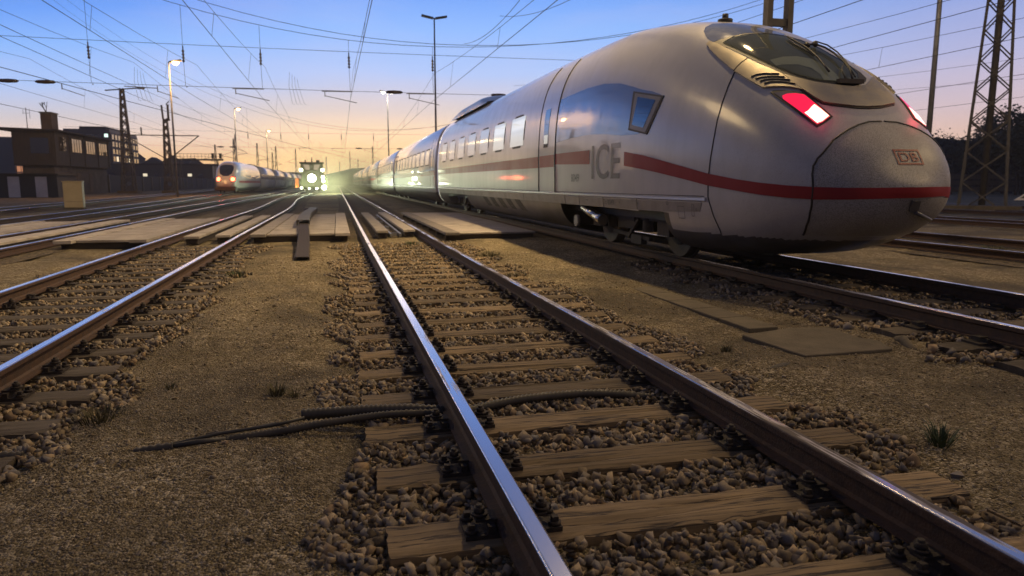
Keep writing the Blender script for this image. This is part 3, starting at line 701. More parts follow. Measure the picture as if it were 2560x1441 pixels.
def mlamp(x, z, r, y=-.06):
    h = MB().cyl((x, y+.08, z), (x, y, z), r*1.2, 20).build('headlight', [M['dark_steel']], mach); MB().cyl((x, y, z), (x, y-.03, z), r, 20).build('lens', [M['head_green']], h)
mlamp(0, 1.75, .50); mlamp(-1.28, 2.75, .2, 1.1); mlamp(1.28, 2.75, .2, 1.1); mlamp(1.32, 1.85, .2); mlamp(1.36, 1.4, .18); mlamp(1.42, .62, .28); mlamp(-1.25, .58, .12); mlamp(.55, .5, .12); mlamp(-.35, .5, .10)
MB().box(-1.95, -1.55, -.1, .3, .65, 1.75).build('side_guard', [M['morange']], mach)
mb = MB(); mb.box(1.5, 1.75, .1, 3., .9, 2.0); mb.box(-1.55, -1.3, .3, 3., .9, 1.7); mb.build('side_tank', [M['mgreen']], mach)
mb = MB(); mb.box(-1.2, 1.2, .3, 7.5, .35, .7); mb.box(-1.3, 1.3, 3.6, 8., .7, 2.6); mb.build('chassis', [M['dark_steel']], mach)
for s in (1.4, 6.2):
    for sx in (-1, 1): wheel(mach, s, sx, r=.4)

# open panels of both trains must face outwards
def face_out(o):
    if o.type == 'MESH':
        bm = bmesh.new(); bm.from_mesh(o.data)
        if any(e.is_boundary for e in bm.edges):
            fl = []
            for f in bm.faces:
                c = f.calc_center_median(); v = Vector((c.x, min(c.y - 4, 0), c.z - 1.6))
                if f.normal.dot(v) < 0: fl.append(f)
            if fl: bmesh.ops.reverse_faces(bm, faces=fl)
            bm.to_mesh(o.data)
        bm.free()
    for c in o.children: face_out(c)
face_out(train); face_out(t2)
# ------------------------------------------------------------------ ground
TRK = [(1.345, .62, 2.07), (-2.86, -3.57, -2.13), (5.85, 5.08, 6.62)]     # track axis and rail positions of the three near tracks
def smooth01(t): t = np.clip(t, 0, 1); return t*t*(3-2*t)
def vnoise(x, y, s, seed=0):
    r = np.random.default_rng(seed); T = r.random((256, 256)); x = x*s; y = y*s
    xi, yi = np.floor(x).astype(int), np.floor(y).astype(int); fx, fy = x-xi, y-yi; fx, fy = fx*fx*(3-2*fx), fy*fy*(3-2*fy)
    g = lambda a, b: T[a % 256, b % 256]
    return (g(xi,yi)*(1-fx)+g(xi+1,yi)*fx)*(1-fy) + (g(xi,yi+1)*(1-fx)+g(xi+1,yi+1)*fx)*fy
def ground_z(x, y):
    z = -.182 + (vnoise(x, y, .9, 1)-.5)*.05 + (vnoise(x, y, 3.7, 2)-.5)*.022 + (vnoise(x, y, 11., 3)-.5)*.010
    for k, (c, _, _) in enumerate(TRK):
        d = np.abs(x - c + (vnoise(x, y, 1.6, 5+k)-.5)*.35); f = 1 - smooth01((d-1.32)/.35)
        z = z*(1-f) + (-.222 + (vnoise(x, y, 5., 4)-.5)*.02 + (.07 if k == 2 else 0.0))*f
    far = smooth01((y-16)/2.5); z = z*(1-far) + (-.185 + (vnoise(x, y, .7, 1)-.5)*.03)*far
    return np.where((np.abs(x) > 12) | (y > 60), -.19 + 0*z, z)
xs = np.concatenate([[-3000, -1200, -500, -200, -90, -50, -30, -20], np.arange(-12, -6, .4), np.arange(-6, 8.6, .085), np.arange(8.6, 14, .4), [16, 20, 30, 50, 90, 200, 500, 1200, 3000]])
ys = np.concatenate([[-400, -100, -30, -10, -3, 0], np.arange(.6, 12, .085), np.arange(12, 20, .2), np.arange(20, 40, 1.), [45, 55, 70, 90, 120, 170, 250, 400, 800, 1600, 4000]])
X, Y = np.meshgrid(xs, ys, indexing='ij'); Z = ground_z(X, Y); nx, ny = X.shape
me = bpy.data.meshes.new('ground'); I = np.arange(nx*ny).reshape(nx, ny)
F = np.stack([I[:-1,:-1], I[1:,:-1], I[1:,1:], I[:-1,1:]], -1).reshape(-1, 4)
me.from_pydata(np.stack([X, Y, Z], -1).reshape(-1, 3).tolist(), [], F.tolist()); me.polygons.foreach_set('use_smooth', [True]*len(me.polygons))
tag(link('ground', me, None, [M['ground']]), kind='structure')
def gz(x, y): return float(ground_z(np.array([float(x)]), np.array([float(y)]))[0])
# far ballast beds, thin sheets of trodden ballast under the tracks
def bed(name, c0, pts, w, z=-.172):
    mb = MB(); mb.add([(c0(y)+sx*w*(1+.06*math.sin(y*1.7+sx)), y, z) for y in pts for sx in (-1, 1)], [(2*i, 2*i+1, 2*i+3, 2*i+2) for i in range(len(pts)-1)])
    tag(mb.build(name, [M['bed']]), kind='structure')
yy = [18, 19, 20, 22, 25, 28, 32, 40, 55, 80, 120, 180, 300, 600]
def xl1(y): return -2.86 - .06*min(1, max(0, (y-6)/12)) - .72*float(smooth01((y-31)/30.))
def xl2(y): return -6.65 - .25*float(smooth01((y-20)/25.))
def xl3(y): return -9.95 - .25*float(smooth01((y-20)/30)) - 1.9*float(smooth01((y-35)/50))
def xl4(y): return -14.6 - (y-30)*.055 if y > 30 else -14.6
bed('ballast_bed', lambda y: 1.345, yy, 1.35); bed('ballast_bed', xl1, yy, 1.35); bed('ballast_bed', lambda y: 5.85, [9.]+yy, 1.3, -.168)
bed('ballast_bed', xl2, [8., 10., 14.]+yy, 1.3); bed('ballast_bed', xl3, [14.]+yy, 1.3); bed('ballast_bed', xl4, [20]+yy[4:], 1.4, -.168); bed('ballast_bed', lambda y: 12.5, [3., 6., 10.]+yy, 1.9)

# ------------------------------------------------------------------ rails
PROF = [(-.0365,-.012),(-.034,-.004),(-.026,0),(.026,0),(.034,-.004),(.0365,-.012),(.0365,-.036),(.010,-.052),(.0085,-.075),(.0085,-.118),(.020,-.132),(.0625,-.141),(.0625,-.152),
        (-.0625,-.152),(-.0625,-.141),(-.020,-.132),(-.0085,-.118),(-.0085,-.075),(-.010,-.052),(-.0365,-.036)]
def rail(label, xf, ys_, z=0.0, head='head_bright', group=None):
    mb = MB(); n = len(PROF)
    for y in ys_:
        c = xf(y); e = .05; d = (xf(y+e)-xf(y-e))/(2*e); L = math.hypot(1, d)
        mb.v += [(c + p/L, y - p*d/L, z + q) for p, q in PROF]
    for i in range(len(ys_)-1):
        for k in range(n):
            mb.f.append((i*n+k, i*n+(k+1) % n, (i+1)*n+(k+1) % n, (i+1)*n+k)); mb.mi.append(1 if k in (1, 2, 3) else 0); mb.sm.append(k in (0, 1, 3, 4))
    mb.f += [tuple(range(n)), tuple(range((len(ys_)-1)*n, len(ys_)*n))[::-1]]; mb.mi += [0, 0]; mb.sm += [False, False]
    return tag(mb.build('rail', [M['rust'], M[head]]), label, 'rail', group)
Yn = [-2, 2, 4, 6, 8, 10, 12, 14, 16, 18, 20, 22, 24, 26, 28, 30, 32, 34, 36, 38, 40, 43, 46, 50, 55, 60, 66, 72, 80, 90, 110, 140, 200, 300, 600]
rail('shiny rail running from the bottom centre to the horizon, left one of the middle track', lambda y: .62 - .004*max(0, y-2)*(y < 14) - .048*(y >= 14), Yn, 0, 'head_bright')
rail('dark half-rusted rail nearest the camera at bottom right, right one of the middle track', lambda y: 2.07 - .008*max(0, y-2)*(y < 14) - .096*(y >= 14), Yn, 0, 'head_dull')
rail('shiny rail at the left edge, inner rail of the track leading to the work machine', lambda y: xl1(y)+.725, Yn, 0, 'head_bright')
rail('shiny rail at the left edge, outer rail of the track leading to the work machine', lambda y: xl1(y)-.725, Yn, 0, 'head_bright')
rail('rail beside the large train, on its camera side, wheels standing on it', lambda y: 5.08, Yn, .07, 'head_far')
rail('rail on the far side of the large train, coming out from under its nose', lambda y: 6.62, Yn, .07, 'head_far')
Yf = [0, 5, 10, 15, 20, 25, 30, 35, 40, 45, 50, 60, 70, 85, 110, 160, 300, 600]
for xf, a, b in ((xl2, 'right rail of the second track from the left boardwalk', 'left rail of the second track, beside the yellow cabinet side of the boardwalk'),
                 (xl3, 'right rail of the track under the distant white train', 'left rail of the track under the distant white train')):
    rail(a, lambda y, xf=xf: xf(y)+.725, Yf, 0, 'head_far'); rail(b, lambda y, xf=xf: xf(y)-.725, Yf, 0, 'head_far')
rail('near rail of the outermost left track behind the yellow cabinet', lambda y: xl4(y)+.725, Yf, 0, 'head_far'); rail('far rail of the outermost left track, close to the dark signal box', lambda y: xl4(y)-.725, Yf, 0, 'head_far')
for x, l in ((11.35, 'first rail to the right of the train nose'), (13.6, 'second rail to the right of the train nose'), (19.4, 'third rail right of the train nose'), (20.9, 'fourth rail right of the train nose'), (27.0, 'rail in front of the right-hand fence, nearer one of the pair'), (28.5, 'rail in front of the right-hand fence, farther one of the pair'), (34.5, 'farthest visible rail on the right, near the fence')):
    rail(l, lambda y, x=x: x, Yf, 0, 'head_far')

# ------------------------------------------------------------------ sleepers with their fastenings
def sleeper_mesh(seed, L=2.52, W=.255, T=.16):
    r = np.random.default_rng(seed); mb = MB(); nx_, ny_ = 42, 8; G = []
    for i in range(nx_+1):
        x = -L/2 + L*i/nx_
        for j in range(ny_+1):
            y = -W/2 + W*j/ny_; ed = min(j, ny_-j)
            z = 0.0 - (.012 if ed == 0 else .003 if ed == 1 else 0) * (0.6 + .8*r.random()) + (r.random()-.5)*.003
            yy_ = y + (r.random()-.5)*(.008 if ed == 0 else .003); xx = x + ((r.random()-.5)*.012 if i in (0, nx_) else 0)
            G.append([xx, yy_, z])
    G = np.array(G).reshape(nx_+1, ny_+1, 3)
    for _ in range(r.integers(1, 4)):       # splits along the grain
        j = int(r.integers(2, ny_-1)); a = int(r.integers(0, nx_-14)); b = a + int(r.integers(9, 22))
        for i in range(a, min(b, nx_+1)): G[i, j, 2] -= .014*math.sin(math.pi*(i-a+.5)/(b-a)); G[i, j-1, 1] += .006
    for i in range(nx_+1): G[i, :, 2] -= .006*abs(math.sin(i*.21+seed))*0 + (.004 if 0 < i < 3 else 0)
    n = ny_+1; mb.v = [tuple(p) for p in G.reshape(-1, 3)]
    for i in range(nx_):
        for j in range(ny_): mb.f.append((i*n+j, (i+1)*n+j, (i+1)*n+j+1, i*n+j+1)); mb.mi.append(0); mb.sm.append(False)
    ring = [(i, 0) for i in range(nx_+1)] + [(nx_, j) for j in range(1, n)] + [(i, ny_) for i in range(nx_-1, -1, -1)] + [(0, j) for j in range(ny_-1, 0, -1)]
    b = len(mb.v); mb.v += [(G[i, j, 0], G[i, j, 1]*1.02, -T) for i, j in ring]
    for k in range(len(ring)):
        k2 = (k+1) % len(ring); i, j = ring[k]; i2, j2 = ring[k2]; mb.f.append((i*n+j, b+k, b+k2, i2*n+j2)); mb.mi.append(0); mb.sm.append(False)
    return mb.mesh('sleeper')
SM = [sleeper_mesh(k) for k in range(7)]
def chair_meshes():
    pl = MB(); pl.box(-.19, .19, -.085, .085, -.002, .016)
    for sx in (-1, 1): pl.box(sx*.088-.014, sx*.088+.014, -.08, .08, .016, .045); pl.box(sx*.10-.045, sx*.10+.04, -.04, .04, .045, .056)
    bo = MB(); bo.cyl((0,0,.0), (0,0,.045), .013, 8); bo.cyl((0,0,.010), (0,0,.034), .023, 6); bo.cyl((0,0,.004), (0,0,.012), .034, 12)
    sc_ = MB(); sc_.cyl((0,0,0), (0,0,.014), .026, 12); sc_.box(-.013, .013, -.013, .013, .014, .034)
    return pl.mesh('baseplate'), bo.mesh('clamp_bolt'), sc_.mesh('screw_spike')
PLM, BOM, SCM = chair_meshes()
for me_ in (PLM, BOM, SCM): me_.materials.append(M['dark_steel'])
ORD = ['nearest', 'second', 'third', 'fourth', 'fifth', 'sixth', 'seventh', 'eighth', 'ninth', 'tenth', 'eleventh', 'twelfth', 'thirteenth', 'fourteenth', 'fifteenth', 'sixteenth', 'seventeenth', 'eighteenth', 'nineteenth', 'twentieth', 'twenty-first', 'twenty-second', 'twenty-third', 'twenty-fourth', 'twenty-fifth', 'twenty-sixth', 'twenty-seventh', 'twenty-eighth']
def sleeper(k, cx, cy, rails, label, group, mname, z=-.168, rz=0, detail=2):
    me_ = SM[k % len(SM)]
    if not me_.materials: me_.materials.append(M['sleeper'])
    o = bpy.data.objects.new('sleeper', me_); COL.objects.link(o); o.location = (cx, cy, z); o.rotation_euler = (0, 0, rz)
    o.material_slots[0].link = 'OBJECT'; o.material_slots[0].material = M[mname]
    tag(o, label, 'sleeper', group)
    for xr in rails if detail else ():
        p = bpy.data.objects.new('baseplate', PLM); COL.objects.link(p); p.parent = o; p.location = (xr-cx, 0, .002)
        for sx in (-1, 1) if detail > 1 else ():
            b = bpy.data.objects.new('clamp_bolt', BOM); COL.objects.link(b); b.parent = p; b.location = (sx*.125, 0, .058)
            for sy in (-.055, .055):
                b = bpy.data.objects.new('screw_spike', SCM); COL.objects.link(b); b.parent = p; b.location = (sx*.165, sy, .016)
    return o
SLP = []
k = 0
for i in range(-1, 22):
    y = 2.545 + .6125*i
    if y < 1.6: continue
    lab = {0: 'wooden sleeper lying closest to the camera in the middle track', 1: 'wooden sleeper second closest to the camera in the middle track, with a long split', 3: 'knotted wooden sleeper of the middle track just in front of the corrugated pipe', 4: 'wooden sleeper of the middle track just behind the corrugated pipe'}.get(k, f'weathered wooden sleeper of the middle track, {ORD[k]} from the camera')
    sleeper(k, 1.39+random.uniform(-.03, .03), y, (.62-.004*max(0,y-2), 2.07-.008*max(0,y-2)), lab, 'sleepers of the middle track', 'sleeper', -.168-(.006*max(0, y-8)), R(random.uniform(-1.2, 1.2)), 2 if y < 9 else 1)
    SLP.append((1.39, y, 1.27)); k += 1
k = 0
for i in range(0, 22):
    y = 3.75 + .615*i
    if y > 16.3: continue
    xl = xl1(y)
    sleeper(k+3, xl+random.uniform(-.04, .04), y, (xl-.725, xl+.725), f'dark wooden sleeper of the left track, {ORD[k]} from the camera', 'sleepers of the left track', 'sleeper_dark', -.172, R(random.uniform(-1.5, 1.5)), 2 if y < 9 else 1)
    SLP.append((xl, y, 1.27)); k += 1
k = 0
for i in range(0, 13):
    y = 3.3 + .62*i
    sleeper(k+5, 5.85+random.uniform(-.03, .03), y, (5.08, 6.62), f'half-buried dark sleeper of the track under the train, {ORD[k]} from the camera', 'sleepers under the train track', 'sleeper_dark', -.105, 0, 1)
    SLP.append((5.85, y, 1.27)); k += 1

# ------------------------------------------------------------------ ballast and loose chips
def hull_stones(n, npts, flat):
    out_ = []
    for q in range(n):
        r = np.random.default_rng(100+q); bm = bmesh.new(); sc_ = np.array([1, r.uniform(.6, .95), r.uniform(*flat)])
        for _ in range(npts):
            v = r.normal(size=3); v = v/np.linalg.norm(v)*r.uniform(.82, 1.05); bm.verts.new((v*sc_).tolist())
        bmesh.ops.convex_hull(bm, input=bm.verts); bmesh.ops.delete(bm, geom=[v for v in bm.verts if not v.link_faces], context='VERTS')
        bmesh.ops.triangulate(bm, faces=bm.faces); bm.verts.index_update()
        out_.append((np.array([v.co[:] for v in bm.verts]), np.array([[v.index for v in f.verts] for f in bm.faces]))); bm.free()
    return out_
def scatter(name, P, rad, protos, m, tilt=1.0):
    V, F, off = [], [], 0
    N = len(P); qi = rng.integers(0, len(protos), N); ang = rng.uniform(-1, 1, (N, 3))*np.array([tilt, tilt, 3.2])
    for i in range(N):
        v, f = protos[qi[i]]; a, b, c = ang[i]; ca, sa, cb, sb, cc, sc_ = math.cos(a), math.sin(a), math.cos(b), math.sin(b), math.cos(c), math.sin(c)
        Rm = np.array([[cc*cb, cc*sb*sa-sc_*ca, cc*sb*ca+sc_*sa], [sc_*cb, sc_*sb*sa+cc*ca, sc_*sb*ca-cc*sa], [-sb, cb*sa, cb*ca]])
        V.append(v*rad[i] @ Rm.T + P[i]); F.append(f + off); off += len(v)
    V = np.concatenate(V); F = np.concatenate(F).astype(np.int32)
    me_ = bpy.data.meshes.new(name); me_.vertices.add(len(V)); me_.vertices.foreach_set('co', V.ravel().astype(np.float32))
    me_.loops.add(F.size); me_.loops.foreach_set('vertex_index', F.ravel()); me_.polygons.add(len(F)); me_.polygons.foreach_set('loop_start', np.arange(0, F.size, 3, dtype=np.int32)); me_.polygons.foreach_set('loop_total', np.full(len(F), 3, np.int32))
    me_.update(calc_edges=True); me_.validate()
    return tag(link(name, me_, None, [m]), kind='stuff')
def free_of_sleepers(x, y, m=.0):
    ok = np.ones(len(x), bool)
    for cx, cy, h in SLP: ok &= ~((np.abs(x-cx) < h-.015+m) & (np.abs(y-cy) < .128+m))
    return ok
PB = hull_stones(32, 9, (.5, .9)); PC = hull_stones(8, 8, (.35, .7))
def ballast(c, y0, y1, dens, w=1.62, zt=0.0, seed=1):
    A = 2*w*(y1-y0); n = int(A*dens); x = c + rng.uniform(-w, w, n); y = rng.uniform(y0, y1, n)
    edge = w - .24 + .42*vnoise(x*0+np.sign(x-c)*7, y, 2.3, seed) - .2; keep = (np.abs(x-c) < edge) & free_of_sleepers(x, y, .012)
    x, y = x[keep], y[keep]; r = np.clip(rng.lognormal(math.log(.0275), .36, len(x)), .012, .058)
    z = np.minimum(ground_z(x, y) + rng.uniform(.0, .045, len(x)), -.158 + (.07 if c > 5 else 0) - r*.75)
    return np.stack([x, y, z], -1), r
P1, r1 = ballast(1.345, 1.0, 7., 1150, seed=11); P2, r2 = ballast(1.345, 7., 16.5, 640, seed=11)
P3, r3 = ballast(-2.86, 3.2, 9., 760, seed=12); P4, r4 = ballast(-2.86, 9., 16.5, 330, seed=12)
P5, r5 = ballast(5.85, 3., 11., 420, 1.55, seed=13)
scatter('ballast', np.concatenate([P1, P2, P3, P4, P5]), np.concatenate([r1, r2, r3, r4, r5*1.05]), PB, M['stone'])
# loose gravel chips on the paths, dense near the camera
def chips(x0, x1, y0, y1, dens, s):
    n = int((x1-x0)*(y1-y0)*dens); x = rng.uniform(x0, x1, n); y = rng.uniform(y0, y1, n)
    return np.stack([x, y, ground_z(x, y) + .001], -1), np.clip(rng.lognormal(math.log(s), .35, n), .002, .022)
C = [chips(-2.2, .1, 1.2, 3.2, 5200, .0052), chips(-2.4, .1, 3.2, 6.5, 2600, .0062), chips(2.6, 4.6, 2.2, 6.5, 2300, .0064), chips(-1.7, .2, 6.5, 14, 420, .011), chips(2.6, 4.7, 6.5, 14, 420, .011)]
Pc = np.concatenate([c[0] for c in C]); rc = np.concatenate([c[1] for c in C])
n = 160; x = np.concatenate([rng.uniform(-1.5, .1, n), rng.uniform(2.9, 4.2, n//2)]); y = rng.uniform(1.6, 9, len(x)); Pc = np.concatenate([Pc, np.stack([x, y, ground_z(x, y)+.004], -1)]); rc = np.concatenate([rc, rng.uniform(.014, .03, len(x))])
scatter('gravel', Pc, rc, PC, M['chip'], .6)

# ------------------------------------------------------------------ boarded crossing
def panel(name, label, x0, x1, y0, y1, z=-.005, n=7, edges=(True, True), shear=0.0, cat='boardwalk'):
    t = thing(name, label, cat, ((x0+x1)/2, (y0+y1)/2, z)); w = x1-x0; L = y1-y0; ew = .34
    a = -w/2 + (ew+.012 if edges[0] else 0); b = w/2 - (ew+.012 if edges[1] else 0); mb = MB()
    for i in range(n):
        u0 = -L/2 + L*i/n; u1 = u0 + L/n - .03; dz = random.uniform(-.008, .008)
        mb.box(a, b, u0, u1, -.05, dz)
    bevel(mb.build('deck', [M['board']], t), .008, 1)
    for e, s in zip(edges, (-1, 1)):
        if e: bevel(MB().box(s*w/2-(ew if s > 0 else 0), s*w/2+(ew if s < 0 else 0), -L/2-.25, L/2+.1, -.05, .022).build('edge_plank', [M['board']], t), .008, 1)
    for i in range(8):
        u = -L/2 + .12 + (L-.24)*i/7; MB().box(-w/2+.05, w/2-.05, u-.07, u+.07, -.19, -.055).build('bearer', [M['sleeper_dark']], t)
    return t
panel('crossing_panel', 'grey boardwalk panel between the middle track and the large train', 2.45, 4.72, 16.9, 28.6, n=8, edges=(True, False))
panel('crossing_panel', 'grey boardwalk panel left of the middle track with the cable duct lying over it', -1.96, .26, 17.3, 28.4, n=7)
panel('crossing_panel', 'wide boardwalk panel on the left between the second track and the left track', -5.6, -3.86, 16.3, 25.6, n=11)
panel('crossing_panel', 'boardwalk panel at the far left beyond the second track', -9.1, -7.55, 16.0, 24.6, n=10)
def plank(label, x0, x1, y0, y1, z=.0):
    t = thing('track_plank', label, 'plank', ((x0+x1)/2, (y0+y1)/2, z)); w, L = x1-x0, y1-y0
    bevel(MB().box(-w/2, w/2, -L/2, L/2, -.05, .012).build('board', [M['board']], t), .008, 1)
    mb = MB(); mb.box(-w/2+.04, -w/2+.08, -L/2+.02, L/2, -.18, -.052); mb.box(w/2-.08, w/2-.04, -L/2+.02, L/2, -.18, -.052)
    for u in np.linspace(-L/2+.1, L/2-.1, 8): mb.box(-w/2+.081, w/2-.081, u-.04, u+.04, -.17, -.06)
    mb.build('bearer', [M['dark_steel']], t)
plank('long plank between the rails of the middle track, left one of two', .90, 1.19, 17.7, 29.0); plank('long plank between the rails of the middle track, right one of two', 1.58, 1.88, 18.0, 29.2)
plank('long plank between the rails of the left track, left one of two', -3.30, -2.98, 16.8, 27.2); plank('long plank between the rails of the left track, right one of two', -2.70, -2.38, 17.1, 27.3)
plank('long plank between the rails of the second track from the left', -6.9, -6.45, 14.2, 25.)
mb = MB()
for y in (18.4, 21.2, 24.0, 26.8): mb.box(1.22, 1.55, y, y+.08, -.17, -.09)
mb.box(1.24, 1.29, 17.9, 29., -.16, -.08); mb.box(1.48, 1.53, 17.9, 29., -.16, -.08)
tag(mb.build('ladder_frame', [M['galv']]), 'metal ladder frame between the two planks inside the middle track', 'frame')
# cable duct: an upturned steel channel, ramp and bent part
def duct(pts, w, h):
    mb = MB(); n = len(pts); V = []
    for i, p in enumerate(pts):
        p = Vector(p); t = (Vector(pts[min(i+1, n-1)]) - Vector(pts[max(i-1, 0)])); t.z = 0; t.normalize(); s = Vector((t.y, -t.x, 0))
        for a, z in ((-.5, -h), (-.5, -.02), (-.42, 0), (.42, 0), (.5, -.02), (.5, -h)): V.append(p + s*a*w + Vector((0, 0, z)))
    return mb.add(V, [(i*6+k, i*6+k+1, (i+1)*6+k+1, (i+1)*6+k) for i in range(n-1) for k in range(5)])
t = thing('cable_duct', 'bent steel cable duct lying over the boardwalk left of the middle track', 'cable duct', (-.8, 17., 0))
def D(p): return (p[0]+.8, p[1]-17., p[2])
a = duct([D(p) for p in ((-.64, 12.9, -.11), (-.70, 15., -.02), (-.79, 17.4, .10), (-.9, 19.9, .14))], .25, .085).build('duct_ramp', [M['dark_steel']], t)
b = duct([D(p) for p in ((-.89, 19.3, .22), (-.96, 21.6, .22), (-1.0, 24.2, .22), (-.98, 26.5, .22), (-.95, 29, .2), (-1.0, 31.2, .16), (-1.14, 32.8, .1), (-1.32, 33.7, .02))], .33, .16).build('duct_cover', [M['mast']], t)
for o in (a, b):
    so = o.modifiers.new('thickness', 'SOLIDIFY'); so.thickness = .012
# ------------------------------------------------------------------ corrugated conduits and cable
def corrug(label, pts, r, name='corrugated_pipe', pitch=.026):
    pts = [Vector(p) for p in pts]; L = [0]
    for i in range(1, len(pts)): L.append(L[-1] + (pts[i]-pts[i-1]).length)
    n = int(L[-1]/pitch*2); P = []; rs = []
    A = np.array([p[:] for p in pts]); lin = np.linspace(0, L[-1], n)
    for j, d in enumerate(lin):
        P.append(Vector([pchip(np.array(L), A[:, q].copy(), np.array([d]))[0] for q in range(3)])); rs.append(r*(1.0 if j % 2 else .70))
    mb = MB().tube(P, rs, 14); return tag(mb.build(name, [M['pipe']]), label, 'pipe')
M['pipe'] = mat('dusty_black_conduit', (.022,.021,.020), .6, c2=(.055,.046,.034), nscale=9)
corrug('thick corrugated conduit with an open end left of the middle track', [(-.24, 4.03, -.125), (.05, 4.04, -.128), (.3, 4.02, -.13), (.56, 3.99, -.15)], .036)
corrug('thinner corrugated conduit below the thick one, running under the left rail', [(-.62, 3.84, -.17), (-.35, 3.86, -.155), (-.1, 3.90, -.14), (.2, 3.95, -.135), (.56, 3.975, -.155)], .025, pitch=.021)
corrug('corrugated conduit lying across the ballast between the two middle rails', [(.70, 4.01, -.17), (.84, 4.06, -.165), (1.1, 4.10, -.150), (1.4, 4.115, -.148), (1.7, 4.10, -.165), (1.9, 4.09, -.20)], .031)
corrug('short piece of corrugated conduit half buried right of the middle track', [(2.95, 4.40, -.19), (3.1, 4.47, -.172), (3.28, 4.58, -.195)], .026)
corrug('half-buried end of corrugated conduit at the lower left edge', [(-2.1, 3.83, -.19), (-1.8, 3.86, -.165), (-1.58, 3.89, -.19)], .03)
corrug('tail of corrugated conduit half buried left of the split cable', [(-1.04, 3.775, -.178), (-.97, 3.78, -.170), (-.86, 3.79, -.166)], .027)
c = MB(); c.tube([(-.9, 3.79, -.16), (-.8, 3.82, -.15), (-.65, 3.87, -.142), (-.5, 3.9, -.14), (-.35, 3.93, -.135), (-.22, 3.96, -.12)], .010, 8); c.tube([(-.9, 3.785, -.165), (-.75, 3.81, -.158), (-.6, 3.835, -.165)], .015, 8); c.tube([(-.72, 3.9, -.15), (-.5, 3.97, -.158), (-.38, 4.05, -.165)], .004, 6)
tag(c.build('cable', [M['black']]), 'frayed black cable coming out of the split conduit on the gravel', 'cable')
tag(MB().tube([(6.05, 4.9, -.2), (6.2, 5.15, -.13), (6.45, 5.3, -.08), (6.8, 5.35, -.10), (7.6, 5.3, -.17)], .05, 12).build('pipe', [M['pipe']]), 'smooth dark pipe between the rails at the right edge', 'pipe')
tag(MB().tube([(4.62, 5.0, -.16), (4.55, 4.86, -.12), (4.5, 4.72, -.17), (4.49, 4.62, -.2)], .035, 10).build('pipe', [M['concrete']]), 'short grey pipe stub sticking out of the gravel by the right rail', 'pipe')
# concrete cable-trough covers
def slab(label, q, th=.05, z=-.150, name='trough_cover'):
    mb = MB(); n = len(q); mb.v = [(x, y, z) for x, y in q] + [(x, y, z-th) for x, y in q]; mb.f = [tuple(range(n)), tuple(range(n, 2*n))[::-1]] + [(i, n+i, n+(i+1) % n, (i+1) % n) for i in range(n)]
    mb.mi = [0]*len(mb.f); mb.sm = [False]*len(mb.f); bevel(tag(mb.build(name, [M['concrete']]), label, 'concrete cover', None), .006, 1)
slab('large square concrete cover slab in the gravel between the middle track and the train', [(3.44, 5.50), (3.50, 4.70), (4.34, 4.74), (4.69, 5.58), (4.05, 5.68)], z=-.160)
for i in range(9):
    y = 5.74 + i*.56
    slab(f'narrow concrete trough cover beside the square slab, {ORD[i]} behind it' if i else 'narrow concrete trough cover touching the square slab', [(3.66, y), (3.98, y+.02), (3.98-.004*i, y+.56), (3.66-.004*i, y+.54)], z=-.163-.002*i)
# grass tufts and weeds
M['grass'] = mat('dry_grass', (.05,.055,.018), .8, c2=(.11,.085,.035), nscale=12); M['weed'] = mat('green_weed', (.022,.045,.014), .7, c2=(.05,.07,.02), nscale=9)
def tuft(label, x, y, r, h, n, m='grass', z=None):
    mb = MB(); z = gz(x, y) if z is None else z
    for _ in range(n):
        a = random.uniform(0, 6.28); d = r*math.sqrt(random.random()); bx, by = x+d*math.cos(a)*.6, y+d*math.sin(a)*.6; l = h*random.uniform(.5, 1.1); t_ = random.uniform(.2, 1.0); w = random.uniform(.0015, .004)*(1+h*4)
        ex, ey = math.cos(a)*t_*l, math.sin(a)*t_*l; px_, py_ = -math.sin(a)*w, math.cos(a)*w
        mb.add([(bx-px_, by-py_, z), (bx+px_, by+py_, z), (bx+ex*.5+px_*.7, by+ey*.5+py_*.7, z+l*.62), (bx+ex*.5-px_*.7, by+ey*.5-py_*.7, z+l*.62), (bx+ex, by+ey, z+l*.8)], [(0,1,2,3), (3,2,4)])
    tag(mb.build('grass_tuft', [M[m]], fix=False), label, 'plant', 'weeds growing in the yard')
for a in [('dark dry grass tuft in the gravel path left of the middle track', (692, 985), .09, .09, 70), ('small dry tuft beside the dark one in the gravel path', (735, 990), .05, .06, 30), ('withered tuft near the left track sleepers', (425, 970), .06, .05, 35), ('small green tuft at the ballast edge of the left track', (330, 962), .04, .05, 25, 'weed'),
          ('sprawling dry weeds above the half-buried conduit at lower left', (250, 1050), .22, .07, 150), ('green weed clump right of the dark rail at lower right', (2350, 1115), .09, .12, 80, 'weed'), ('dry tuft left of the square concrete slab', (1815, 880), .07, .07, 50), ('green weeds between the rails just before the boardwalk', (1030, 612), .28, .16, 120, 'weed'),
          ('weeds beside the left track near its boardwalk', (590, 686), .22, .13, 110, 'weed'), ('dry grass right of the middle track before the boardwalk', (1225, 640), .4, .16, 160), ('second dry grass patch right of the middle track', (1290, 690), .3, .12, 110), ('green weed standing at the inner left rail', (332, 648), .12, .16, 60, 'weed'),
          ('grass clump beside the rails right of the train nose', (2480, 640), .4, .25, 160, 'weed'), ('dry grass beyond the train nose', (2400, 560), .9, .25, 180), ('dry tuft beside the dark rail at lower right', (1640, 985), .05, .05, 20)]:
    q = on_z(a[1][0], a[1][1], -.18); tuft(a[0], q.x, q.y, *a[2:])
